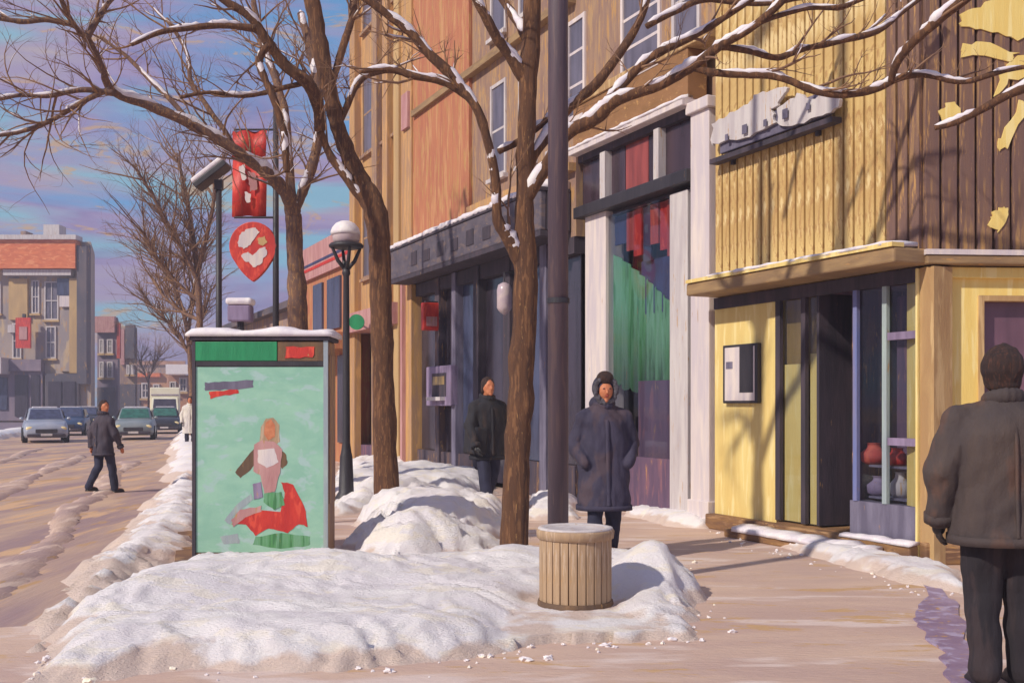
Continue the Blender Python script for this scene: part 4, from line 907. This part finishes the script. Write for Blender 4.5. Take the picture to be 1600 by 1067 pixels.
make_tree('street_tree', 'big bare brown tree with forked trunk right beside the plum pole, snow on its limbs', 9.8,
    [(802, 884, 23), (806, 760, 22), (812, 640, 21), (818, 520, 20), (822, 410, 19), (819, 330, 15), (822, 200, 14.5), (828, 80, 15), (832, -60, 14), (838, -220, 10), (842, -420, 6)],
    [([(820, 415, 15), (800, 378, 11), (778, 345, 9), (776, 300, 7.5), (768, 240, 7), (745, 172, 7.5), (712, 128, 8), (668, 78, 8), (625, 38, 7), (585, 8, 6), (540, -20, 5)], 0, -.5, .9),
     ([(738, 158, 6), (700, 130, 6), (650, 120, 6), (610, 108, 5), (560, 112, 3)], -.25, -.4, 1),
     ([(822, 125, 11), (795, 85, 9), (768, 45, 8), (745, 0, 7), (720, -60, 6)], 0, -.4, .4),
     ([(822, 60, 8), (800, 20, 7), (775, -20, 6)], 0, .4, .3),
     ([(779, 237, 5), (810, 222, 6), (840, 200, 6), (862, 182, 5)], .0, .2, .2),
     ([(820, 320, 9), (850, 262, 10), (885, 212, 11), (930, 186, 10), (965, 158, 9), (1030, 132, 8), (1085, 104, 8), (1130, 70, 7), (1180, 40, 6), (1225, 0, 6), (1260, -40, 5)], 0, -1.0, 1),
     ([(930, 182, 8), (955, 150, 7), (990, 112, 7), (1030, 82, 7), (1080, 60, 6), (1130, 30, 5), (1180, -5, 4)], -.3, -.4, .9),
     ([(826, 260, 8), (862, 200, 8), (895, 165, 8), (940, 122, 8), (975, 75, 7), (1000, 30, 6), (1020, -30, 6)], 0, .8, .15),
     ([(1085, 106, 6), (1140, 118, 6), (1200, 118, 6), (1255, 136, 6), (1310, 148, 6), (1365, 140, 6), (1410, 122, 5.5), (1450, 118, 5), (1510, 128, 4.5), (1570, 112, 4), (1640, 100, 3)], -.6, -1.2, .6),
     ([(1125, 74, 5), (1170, 80, 5), (1215, 90, 5), (1260, 74, 5), (1320, 64, 5), (1370, 48, 5), (1410, 20, 4), (1450, -10, 4)], -.7, -.2, .35),
     ([(1392, 128, 5), (1408, 92, 7), (1440, 55, 8), (1480, 18, 8), (1530, -20, 7)], -1.0, -1.5, .5),
     ([(1460, 200, 4), (1500, 186, 6), (1540, 168, 7), (1590, 142, 8), (1650, 120, 8)], -1.5, -1.8, .3),
     ([(1010, 42, 5), (1060, 12, 5), (1100, 0, 5), (1180, 8, 4), (1260, -5, 4)], .4, .6, .4),
     ([(1150, 60, 4), (1205, 30, 4), (1255, 15, 4), (1310, 12, 4), (1370, -8, 3)], -.8, -.9, 1)],
    62, 11, snowy=.75, twig_len=.75)
make_tree('street_tree', 'bare brown tree leaning left between the globe lamp and the dark shopfront', 14.5,
    [(605, 800, 21), (602, 700, 18), (598, 560, 17), (594, 420, 17), (588, 335, 19), (563, 285, 17), (542, 238, 13), (526, 190, 12), (510, 120, 13), (495, 40, 13), (480, -50, 12), (466, -200, 8)],
    [([(586, 330, 9), (560, 305, 7), (535, 268, 7), (512, 235, 6), (500, 205, 6)], 0, -.3, .5),
     ([(500, 205, 8), (494, 160, 10), (478, 128, 10), (445, 102, 9), (418, 66, 8), (392, 28, 7), (350, 2, 6), (310, -30, 5)], -.3, -1.2, .5),
     ([(420, 70, 6), (405, 100, 6), (430, 160, 6), (445, 220, 6), (448, 270, 5)], -1, -1, .3),
     ([(515, 140, 6), (535, 80, 6), (545, 40, 6), (560, -10, 5), (570, -60, 4)], 0, .4, .2),
     ([(478, 128, 5), (430, 142, 4), (380, 150, 4), (330, 145, 3), (280, 152, 3)], -.5, -1, .2),
     ([(400, 45, 6), (350, 40, 5), (300, 42, 5), (250, 52, 4), (205, 72, 3)], -1.1, -1.6, .3),
     ([(530, 195, 5), (560, 130, 5), (600, 112, 4), (640, 118, 4)], 0, .5, .8)],
    62, 23, snowy=.4, twig_len=1.1)
make_tree('street_tree', 'bare tree behind the kiosk with a long snowy limb reaching far left over the street', 17.0,
    [(468, 748, 18), (468, 600, 16), (465, 480, 15), (461, 400, 13), (459, 335, 12)],
    [([(459, 335, 12), (446, 302, 11), (418, 272, 10), (372, 238, 9), (302, 196, 9), (240, 168, 8), (182, 146, 7), (165, 125, 6), (160, 108, 5), (140, 65, 5), (112, 35, 4), (92, -10, 4)], 0, -2.5, 1),
     ([(178, 146, 5), (130, 142, 4), (80, 150, 4), (30, 150, 3), (-20, 160, 3)], -1.8, -2.3, .4),
     ([(172, 140, 5), (130, 158, 4), (90, 182, 4), (50, 200, 4), (0, 212, 3), (-40, 215, 3)], -1.8, -2.5, .3),
     ([(112, 38, 5), (70, 32, 4), (30, 34, 4), (-20, 25, 3)], -2.2, -2.4, .2),
     ([(135, 62, 5), (160, 20, 5), (190, -20, 4)], -2.2, -2, .1),
     ([(460, 330, 8), (472, 300, 8), (486, 262, 8), (498, 215, 8), (496, 150, 8), (488, 90, 7), (470, 20, 6)], 0, .6, .2),
     ([(458, 325, 6), (452, 250, 6), (446, 180, 6), (430, 120, 6), (408, 60, 5), (396, 0, 4)], 0, .8, .2),
     ([(300, 195, 4), (270, 160, 4), (230, 120, 4), (200, 90, 3), (160, 60, 3)], -1, -.6, .2),
     ([(372, 238, 4), (340, 190, 4), (300, 130, 4), (290, 80, 3), (260, 30, 3)], -.6, 0, .2)],
    135, 37, bark='bark_far', snowy=.7, twig_len=1.5, twig_r=1.1)
make_tree('street_tree', 'thin dark distant tree with dense twigs left of the square lamp', 34,
    [(318, 705, 6), (316, 600, 5), (312, 500, 5), (308, 420, 4)],
    [([(310, 440, 4), (290, 400, 3.5), (262, 350, 3), (235, 300, 2.5), (215, 270, 2)], 0, -1, 0), ([(308, 420, 4), (300, 360, 3.5), (290, 300, 3), (275, 240, 2)], 0, 1, 0),
     ([(312, 470, 4), (285, 450, 3), (250, 410, 3), (225, 370, 2)], 0, 0, 0), ([(310, 420, 4), (325, 360, 3), (335, 300, 3), (330, 250, 2)], 0, 0, 0), ([(312, 500, 3), (290, 490, 3), (262, 470, 2), (240, 440, 2)], 0, 1, 0)],
    190, 51, bark='bark_far', snowy=.1, twig_len=2.4, twig_r=1.8)
make_tree('street_tree', 'leaning bare tree with purple-brown twigs farther off between the vans and the kiosk', 44,
    [(300, 695, 5), (300, 620, 4.5), (297, 560, 4), (292, 510, 3.5)],
    [([(292, 510, 3.5), (280, 470, 3), (262, 430, 2.5), (240, 395, 2)], 0, -1, 0), ([(294, 520, 3), (300, 470, 3), (306, 420, 2.5), (300, 370, 2)], 0, 1, 0), ([(297, 555, 3), (275, 520, 2.5), (250, 490, 2), (228, 470, 1.5)], 0, 0, 0), ([(296, 540, 3), (315, 500, 2.5), (330, 450, 2)], 0, 0, 0)],
    150, 57, bark='bark_far', snowy=.05, twig_len=2.6, twig_r=2)
make_tree('street_tree', 'tiny distant bare tree at the end of the street beside the cream van', 120,
    [(232, 655, 1.5), (232, 610, 1.2), (233, 580, 1)], [([(232, 600, 1), (225, 580, .8), (218, 562, .6)], 0, 0, 0), ([(233, 590, 1), (242, 570, .8), (250, 556, .6)], 0, 0, 0)], 60, 61, bark='bark_far', snowy=0, twig_len=3.6, twig_r=3)

# ------------------------------------------------------------------ people
def person(label, loc, rz_, H, coat, trouser, hairmat='hair', bulk=1.0, stride=0, armL=0, armR=0, hem=.78, hood=False, hat=None, lean=0, puff=1.0, vox=.010, hands='glove', turn=0, collar=True, bag=None, trouserw=1.0):
    """faces -Y at rz 0; arm value 0 hanging, 1 hand in pocket"""
    e = empty('person', loc, rz_, label, 'person'); k = H/1.75
    e.scale = (k, k, k)
    b = MB(); V = Vector
    hipL, hipR = V((-.095, 0, .92)), V((.095, 0, .92))
    st = stride
    kneeL, kneeR = V((-.10, -.10*st-.02, .50)), V((.10, .07*st-.02, .50))
    ankL, ankR = V((-.105, -.24*st+.01, .09)), V((.105, .30*st+.01, .09+.06*abs(st)))
    sh = [V((-.175*bulk, .0, 1.375)), V((.175*bulk, .0, 1.375))]
    hc = V((0, -.015, 1.625)); Rh = Matrix.Rotation(turn, 3, 'Z')
    def hp(x, y, z): return hc+Rh @ V((x, y, z))
    # one continuous body
    b.ell(hc, (.076, .095, .112), R=Rh); b.ell(hp(0, -.025, -.055), (.058, .07, .065), R=Rh)
    b.cap(hp(0, -.092, .01), hp(0, -.108, -.022), .011, .016, 8); b.ell(hp(-.078, .008, -.012), (.012, .022, .034), 8, 6, Rh); b.ell(hp(.078, .008, -.012), (.012, .022, .034), 8, 6, Rh)
    b.ell(hp(0, -.078, -.1), (.026, .022, .018), 8, 6, Rh); b.ell(hp(0, -.084, -.062), (.026, .014, .009), 8, 6, Rh); b.ell(hp(-.032, -.083, .034), (.026, .012, .009), 8, 6, Rh); b.ell(hp(.032, -.083, .034), (.026, .012, .009), 8, 6, Rh)
    b.cap((0, .01, 1.40), (0, 0, 1.55), .062, .055); b.ell((0, 0, 1.25), (.15, .1, .2)); b.ell((0, 0, 1.0), (.14, .1, .18))
    el, wr = [], []
    for i, (s_, a) in enumerate(((-1, armL), (1, armR))):
        sw = .16*st*(s_)
        if a == 1: e_ = V((s_*.25*bulk, .05, 1.12)); w_ = V((s_*.19*bulk, -.12, .93))
        else: e_ = V((s_*.255*bulk, .02+sw*.5, 1.13)); w_ = V((s_*.25*bulk, -.05+sw, .88))
        el.append(e_); wr.append(w_); b.cap(sh[i], e_, .048, .04); b.cap(e_, w_, .04, .028)
    for h_, kn, an in ((hipL, kneeL, ankL), (hipR, kneeR, ankR)):
        b.cap(h_, kn, .085, .055); b.cap(kn, an, .055, .04); b.cap(an-V((0, 0, .03)), an+V((0, -.14, -.05)), .04, .035)
    remesh(b, 'body', 'skin', e, vox)
    # eyes and mouth
    if vox < .011:
        for s_ in (-1, 1):
            ey = MB().ell(hp(s_*.031, -.088, .012), (.012, .008, .007), 8, 6, Rh).build('eye', 'white_paint', e, smooth=True)
            MB().ell(hp(s_*.031, -.0955, .012), (.005, .003, .005), 8, 6, Rh).build('iris', 'black', ey, smooth=True)
        MB().ell(hp(0, -.0965, -.062), (.022, .004, .004), 8, 6, Rh).build('mouth', 'dark_red', e, smooth=True)
    # hands: palm, four unequal curled fingers and a thumb
    for i, s_ in enumerate((-1, 1)):
        if (armL, armR)[i] == 1: continue
        h = MB(); w_ = wr[i]; d = (w_-el[i]).normalized()
        palm = w_+d*.055; h.cap(w_-d*.01, palm+d*.012, .03, .034, 10)
        for q, (oy, ln_) in enumerate(((-.030, .062), (-.010, .072), (.010, .067), (.029, .052))):
            a0 = palm+d*.03+V((0, oy, 0)); a1 = a0+d*ln_*.45+V((-s_*.006, 0, 0)); a2 = a1+d*ln_*.35+V((-s_*.018, -.004, 0)); a3 = a2+d*ln_*.18+V((-s_*.02, -.006, 0))
            h.cap(a0, a1, .0105, .0095, 8); h.cap(a1, a2, .0095, .0085, 8); h.cap(a2, a3, .0085, .0075, 8)
        t0 = palm+V((-s_*.01, -.03, .015)); t1 = t0+V((-s_*.012, -.03, -.025)); t2 = t1+V((-s_*.008, -.008, -.028))
        h.cap(t0, t1, .014, .011, 8); h.cap(t1, t2, .011, .009, 8)
        remesh(h, 'hand' if hands == 'skin' else 'glove', 'skin' if hands == 'skin' else 'leather', e, .0045, smooth_it=1)
    # trousers
    t = MB(); tw_ = trouserw
    t.ell((0, .01, .95), (.165*bulk, .12*bulk, .13))
    for h_, kn, an in ((hipL, kneeL, ankL), (hipR, kneeR, ankR)):
        t.cap(h_, kn, .105*tw_*bulk, .082*tw_); t.cap(kn, an+V((0, .01, .0)), .082*tw_, .072*tw_)
    remesh(t, 'trousers', trouser, e, vox, .014, 3, stretch=(6, 6, 9))
    for an, s_ in ((ankL, -1), (ankR, 1)):
        f = MB(); f.ell(an+V((0, -.07, -.055)), (.048, .135, .045)); f.cap(an+V((0, .02, -.04)), an+V((0, 0, .02)), .045, .045); f.box(an.x-.045, an.x+.045, an.y-.19, an.y+.06, an.z-.09, an.z-.065)
        remesh(f, 'shoe', 'leather', e, .009, smooth_it=2)
    # coat
    c = MB(); lv = [(hem, .215, .165), (hem+.12, .21, .16), (1.05, .205, .15), (1.2, .212, .15), (1.32, .214, .14), (1.40, .19, .118), (1.455, .12, .09), (1.5, .075, .07)]
    if hem < .6: lv = [(hem, .235, .20), (.72, .225, .18), (.95, .215, .165)]+lv[3:]
    vs = []; n = 26
    for z, rx_, ry_ in lv:
        for q in range(n):
            a = 2*math.pi*q/n; ca, sa = math.cos(a), math.sin(a)
            vs.append((rx_*bulk*math.copysign(abs(ca)**.85, ca), .01+ry_*bulk*math.copysign(abs(sa)**.85, sa), z))
    fs = [(i*n+q, i*n+(q+1) % n, (i+1)*n+(q+1) % n, (i+1)*n+q) for i in range(len(lv)-1) for q in range(n)]+[tuple(range(n-1, -1, -1)), tuple((len(lv)-1)*n+q for q in range(n))]
    c.add(vs, fs)
    for i in range(2):
        c.cap((( -1, 1)[i]*.05, .01, 1.455), sh[i]+V((0, 0, -.005)), .055, .075*bulk); c.cap(sh[i]+V(((.008 if i == 0 else -.008)*bulk, 0, -.02)), el[i], .08*bulk, .074*bulk); c.cap(el[i], wr[i]+(wr[i]-el[i]).normalized()*-.01, .072*bulk, .056*bulk)
    remesh(c, 'coat', coat, e, vox, .02, 8, 4, (5, 5, 7))
    def cry(z):
        zs = [l[0] for l in lv]; return float(np.interp(z, zs, [l[2] for l in lv])), float(np.interp(z, zs, [l[1] for l in lv]))
    def ringband(z0, z1, nm, mt_, ex):
        v_ = []
        for z in (z0, z1):
            for rr_ in (ex, ex-.012):
                for q in range(28):
                    a = 2*math.pi*q/28; ca, sa = math.cos(a), math.sin(a); ry_, rx_ = cry(z)
                    v_.append(((rx_*bulk+rr_)*math.copysign(abs(ca)**.85, ca), .01+(ry_*bulk+rr_)*math.copysign(abs(sa)**.85, sa), z))
        f_ = [(a*28+q, a*28+(q+1) % 28, b_*28+(q+1) % 28, b_*28+q) for a, b_ in ((0, 1), (1, 3), (3, 2), (2, 0)) for q in range(28)]
        return MB().add(v_, f_).build(nm, mt_, e, smooth=True)
    ringband(hem-.012, hem+.035, 'hem_band', coat, .012)
    for sg_ in (-1, 1):
        v_ = []
        for z in np.linspace(hem+.04, 1.4, 14):
            y = .01+sg_*(cry(z)[0]*bulk+(.010 if z < 1.36 else -.0)); w_ = .008 if sg_ == 1 else .02
            v_ += [(-w_, y-sg_*.02, z), (-w_, y, z), (w_, y, z), (w_, y-sg_*.02, z)]
        f_ = [(i*4+q, i*4+(q+1) % 4, (i+1)*4+(q+1) % 4, (i+1)*4+q) for i in range(13) for q in range(4)]
        MB().add(v_, f_).build('back_seam' if sg_ == 1 else 'placket', coat, e, smooth=True)
    for i in range(2):
        if (armL, armR)[i] == 0:
            d_ = (wr[i]-el[i]).normalized(); MB().tube([wr[i]-d_*.02, wr[i]+d_*.03], [.064*bulk, .062*bulk], 16).build('cuff', coat, e, smooth=True)
    if collar:
        cr = MB()
        for q in range(18):
            a = 2*math.pi*q/18; cr.ell((.085*math.cos(a), .012+.085*math.sin(a), 1.495+.02*math.sin(a)), (.028, .028, .042), 8, 6)
        remesh(cr, 'collar', coat, e, .008, .004, 2, 2)
    hr = MB()
    if hood:
        hr.ell(hp(0, .03, .03), (.115, .12, .135)); hr.ell((0, .07, 1.5), (.13, .09, .09))
        remesh(hr, 'hood', 'coat_grey', e, .009, .006, 3)
        fr = MB()
        for q in range(22):
            a = 2*math.pi*q/22; fr.ell(hp(.1*math.cos(a), -.06, .008+.12*math.sin(a)), (.028, .03, .03), 8, 6)
        remesh(fr, 'fur_trim', 'fur', e, .008, .012, 5, 1, (30, 30, 30))
        # open the hood: face disc proud of the hood
        fc = MB().ell(hp(0, -.055, -.005), (.07, .06, .085), R=Rh).build('face', 'skin', e, smooth=True)
        MB().cap(hp(0, -.108, .01), hp(0, -.122, -.02), .009, .014, 8).build('nose', 'skin', fc, smooth=True)
        for s_ in (-1, 1): MB().ell(hp(s_*.03, -.108, .018), (.011, .006, .006), 8, 6, Rh).build('eye', 'black', fc, smooth=True)
        MB().ell(hp(0, -.111, -.048), (.022, .005, .005), 8, 6, Rh).build('mouth', 'dark_red', fc, smooth=True)
    else:
        hr.ell(hp(0, .022, .03*puff), (.09*puff, .095*puff, .105*puff), R=Rh); hr.ell(hp(0, .05, -.04), (.078, .06, .075), R=Rh); hr.ell(hp(-.055, .02, -.01), (.035*puff, .05, .07*puff), R=Rh); hr.ell(hp(.055, .02, -.01), (.035*puff, .05, .07*puff), R=Rh)
        remesh(hr, 'hair', hairmat, e, .008, .009, 4, 1, (25, 25, 12))
    if hat:
        ht = MB().ell(hp(0, -.02, .115), (.085, .095, .075), R=Rh); remesh(ht, 'hat', hat, e, .008, .004, 2, 2)
    return e
person('man seen from behind in a brown-grey jacket and dark trousers at the right edge', (at(1566, 0, 5.5).x, 5.5, 0), math.radians(176), 1.70, 'coat_brown', 'trouser_dark', bulk=1.24, puff=1.18, stride=.12, vox=.009, hem=.76, trouserw=1.12)
person('figure in a long grey-brown coat and fur-edged hood walking towards us, hands in pockets', (at(944, 0, 10.0).x, 10.0, 0), math.radians(8), 1.68, 'coat_grey', 'trouser_navy', bulk=1.1, stride=.5, armL=1, armR=1, hem=.5, hood=True, vox=.010, hat='hair')
p2 = person('walker in a black coat passing the cash machine left of the thick trunk', (at(762, 0, 14.5).x, 14.5, 0), math.radians(28), 1.80, 'coat_black', 'trouser_navy', bulk=1.08, stride=.9, vox=.012, hem=.70)
p4 = person('pedestrian in grey-brown clothes crossing the road at left', (at(162, 0, 19.25).x, 19.25, -.12), math.radians(150), 1.64, 'coat_walk', 'trouser_navy', bulk=1.0, stride=.8, vox=.014, hem=.72, hands='skin', turn=math.radians(-100), hairmat='hair')
p5 = person('distant pedestrian in a cream coat just left of the kiosk', (at(297, 0, 37).x, 37, 0), math.radians(10), 1.74, 'coat_cream', 'trouser_navy', bulk=1.05, stride=.3, vox=.018, hem=.5)
# shoulder bag of the black-coated walker
bg_ = MB().box(-.1, .1, -.17, .17, 0, .36).build('shoulder_bag', 'coat_black', bevel=.03)
bg_.location = (at(742, 0, 14.5).x, 14.4, .78); bg_.rotation_euler = (0, .08, .5)
tag(bg_, 'black shoulder bag carried by the black-coated walker', 'bag')

# ------------------------------------------------------------------ cars
def loft(secs):
    vs = []; fs = []; n = len(secs[0])
    for s_ in secs: vs += s_
    for i in range(len(secs)-1):
        for k in range(n): fs.append((i*n+k, i*n+(k+1) % n, (i+1)*n+(k+1) % n, (i+1)*n+k))
    fs += [tuple(range(n-1, -1, -1)), tuple((len(secs)-1)*n+k for k in range(n))]
    return vs, fs
def car(loc, rz_, body, label, glassm='glass_green', group=None):
    e = empty('car', loc, rz_, label, 'car', group)       # front towards -Y
    def sec(y, hw_, z0, z1, tuck=.08):
        return [(-hw_+.06, y, z0), (-hw_, y, z0+.12), (-hw_, y, z0+(z1-z0)*.55), (-hw_+tuck, y, z1-.05), (-hw_+tuck+.1, y, z1), (0, y, z1+.03), (hw_-tuck-.1, y, z1), (hw_-tuck, y, z1-.05), (hw_, y, z0+(z1-z0)*.55), (hw_, y, z0+.12), (hw_-.06, y, z0)]
    MB().add(*loft([sec(-2.2, .74, .32, .62), sec(-2.12, .82, .24, .74), (sec(-1.5, .88, .2, .86)), sec(-.9, .89, .2, .94), sec(.8, .89, .2, .95), sec(1.7, .88, .22, .96), sec(2.15, .82, .28, .9), sec(2.2, .76, .4, .8)])).build('body', body, e, smooth=True)
    def cs(y, hb_, zb__, ht_, zt__): return [(-hb_, y, zb__), (-(hb_+ht_)/2-.01, y, (zb__+zt__)/2), (-ht_, y, zt__-.03), (-ht_+.12, y, zt__), (ht_-.12, y, zt__), (ht_, y, zt__-.03), ((hb_+ht_)/2+.01, y, (zb__+zt__)/2), (hb_, y, zb__)]
    MB().add(*loft([cs(-1.0, .74, .93, .72, .96), cs(-.35, .78, .93, .62, 1.42), cs(.2, .79, .93, .62, 1.47), cs(1.1, .78, .93, .6, 1.42), cs(1.75, .72, .93, .66, 1.0)])).build('cabin', body, e, smooth=True)
    MB().add([(-.66, -.985, .99), (.66, -.985, .99), (.57, -.40, 1.405), (-.57, -.40, 1.405)], [(0, 1, 2, 3)]).add([(-.66, -.965, .975), (.66, -.965, .975), (.57, -.38, 1.39), (-.57, -.38, 1.39)], [(3, 2, 1, 0)]).build('windscreen', glassm, e)
    for s_ in (-1, 1):
        MB().add([(s_*.80, -.75, 1.0), (s_*.80, 1.3, 1.0), (s_*.70, .95, 1.37), (s_*.70, -.3, 1.37)], [(0, 1, 2, 3)]).build('side_window', 'glass', e)
        h = MB().ell((s_*.62, -2.14, .60), (.17, .06, .09), 12, 8).build('headlight', 'lens', e, smooth=True)
        MB().ell((s_*.93, -.75, 1.0), (.09, .06, .07), 8, 6).build('mirror', body, e, smooth=True)
        for y in (-1.35, 1.35):
            w_ = MB().tube([(s_*.70, y, .32), (s_*.91, y, .32)], [.32, .32], 18).build('tyre', 'tyre', e)
            MB().tube([(s_*.905, y, .32), (s_*.92, y, .32)], [.19, .19], 14).build('rim', 'rim', w_)
    MB().box(-.42, .42, -2.235, -2.15, .42, .58).build('grille', 'black', e, bevel=.02)
    MB().box(-.74, .74, -2.27, -2.15, .26, .38).build('bumper', 'dark_trim', e, bevel=.03)
    MB().box(-.22, .22, -2.285, -2.27, .3, .4).build('number_plate', 'grey_white', e)
    MB().box(-.5, .5, -.1, .95, 1.45, 1.51).build('roof_snow', 'snow_small', e, bevel=.03)
    return e
ang = math.atan2(.294, 1)
def carat(px, Y, *a, **k): return car((at(px, 0, Y).x, Y, -.12), ang+k.pop('da', 0), *a, **k)
carat(212, 51, 'car_grey', 'grey oncoming car with pale headlights and green-tinted windscreen, nearer of the two on the road')
carat(258, 62, 'car_dark', 'dark oncoming car with a green-tinted windscreen just before the cream van')
carat(70, 47, 'car_silver', 'silver car parked at the far kerb, nearest and largest of the parked row', 'glass_blue', group='cars parked along the far kerb', da=.15)
carat(110, 58, 'car_blue', 'blue car parked behind the silver one at the far kerb', 'glass_blue', group='cars parked along the far kerb')
carat(136, 72, 'car_dark', 'dark car farthest along the row parked at the far kerb', 'glass_blue', group='cars parked along the far kerb')
# ramped edge where the foreground pavement drops to the road
q = [road_pt(-20, -.16), road_pt(7.3, -.16)]; q2 = [road_pt(-20, 3.2, -.131), road_pt(7.9, 3.2, -.131)]
MB().add([tuple(q[0]), tuple(q[1]), tuple(q2[1]), tuple(q2[0])], [(0, 1, 2, 3)]).build('pavement', 'pavement', fix=False)['kind'] = 'structure'
# clods of broken snow and ice along the banks
rc = random.Random(77); cl_ = MB()
ib = bmesh.new(); bmesh.ops.create_icosphere(ib, subdivisions=2, radius=1); ICO = MB(); ICO.v = [tuple(v.co) for v in ib.verts]; ICO.f = [tuple(v.index for v in f.verts) for f in ib.faces]; ib.free()
def clod(px, py, sz):
    x, y = gnd(px, py); n = ICO; o = rc.random()*50; sx_ = rc.uniform(.7, 1.5)
    for v in n.v:
        k_ = 1+.9*noise.noise(Vector(v)*1.9+Vector((o, 0, 0))); cl_.v.append((x+v[0]*sz*k_*sx_, y+v[1]*sz*k_, sz*.3+v[2]*sz*.75*k_))
    b0 = len(cl_.v)-len(n.v); cl_.f += [tuple(i+b0 for i in f) for f in n.f]
edge = [(60, 1050), (150, 1058), (300, 1046), (500, 1050), (700, 1038), (850, 1022), (1000, 1014), (1095, 1000), (1090, 930), (1030, 890)]
for i in range(120):
    t = rc.random()*(len(edge)-1); k_ = int(t); f = t-k_; a_, b_ = edge[k_], edge[k_+1]
    clod(a_[0]+(b_[0]-a_[0])*f+rc.gauss(0, 20), min(1080, a_[1]+(b_[1]-a_[1])*f+rc.gauss(-8, 13)), rc.choice([.006, .008, .01, .012, .018, .022]))
for i in range(70):
    clod(rc.uniform(1120, 1440), 0, .02) if False else clod(*(lambda u_: (1110+u_*390, 826+u_*100+rc.gauss(8, 7)))(rc.random()), rc.choice([.006, .01, .016]))
tag(cl_.build('snow_clods', 'snow_old', smooth=False, fix=False), 'scattered clods of broken snow along the edges of the banks', 'snow clods', kind='stuff')
# thin lilac sheet painted as a shadow beside the man at the right
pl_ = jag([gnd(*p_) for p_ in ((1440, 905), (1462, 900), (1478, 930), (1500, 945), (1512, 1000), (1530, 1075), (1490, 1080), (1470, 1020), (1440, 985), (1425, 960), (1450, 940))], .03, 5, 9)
tag(MB().prism(pl_, lambda u_, v_, w_: (u_, v_, w_), .001, .012).build('shadow_patch', 'lilac_shadow'), 'ragged lilac patch painted as a shadow beside the legs of the man at the right', 'painted shadow')
vn = empty('delivery_van', (at(258, 0, 84).x, 84, -.12), ang, 'cream box van stopped farther down the street behind the oncoming cars', 'van')
MB().box(-1.08, 1.08, -.6, 4.2, .75, 2.95).build('cargo_box', 'van_cream', vn, bevel=.06)
MB().add(*loft([[(-.95, -2.1, .45), (-.95, -2.1, 1.1), (.95, -2.1, 1.1), (.95, -2.1, .45)], [(-1, -1.5, .35), (-.98, -1.5, 1.3), (.98, -1.5, 1.3), (1, -1.5, .35)], [(-1, -.9, .35), (-.92, -.9, 2.15), (.92, -.9, 2.15), (1, -.9, .35)], [(-1, -.61, .35), (-.92, -.61, 2.2), (.92, -.61, 2.2), (1, -.61, .35)]])).build('cab', 'van_cream', vn)
MB().add([(-.85, -1.49, 1.36), (.85, -1.49, 1.36), (.8, -.98, 2.07), (-.8, -.98, 2.07)], [(0, 1, 2, 3)]).build('windscreen', 'glass', vn)
MB().box(-1.0, 1.0, -.66, -.605, 2.35, 2.42).build('roof_seam', 'lilac', vn)
for s_ in (-1, 1):
    MB().ell((s_*.75, -2.1, .75), (.14, .05, .1), 10, 6).build('headlight', 'lens', vn, smooth=True)
    for y in (-1.3, 3.0): MB().tube([(s_*.75, y, .38), (s_*1.0, y, .38)], [.38, .38], 16).build('tyre', 'tyre', vn)
MB().box(-.9, .9, -2.2, -2.05, .35, .5).build('bumper', 'dark_trim', vn)
hz = MB().box(-420, 420, -25, 420, -1.3, 17.9).build('haze', 'haze')
tag(hz, kind='stuff', label='thin cold winter air over the whole street')
print('tris', sum(len(o.data.loop_triangles) if o.type == 'MESH' and not o.data.calc_loop_triangles() else 0 for o in bpy.data.objects))
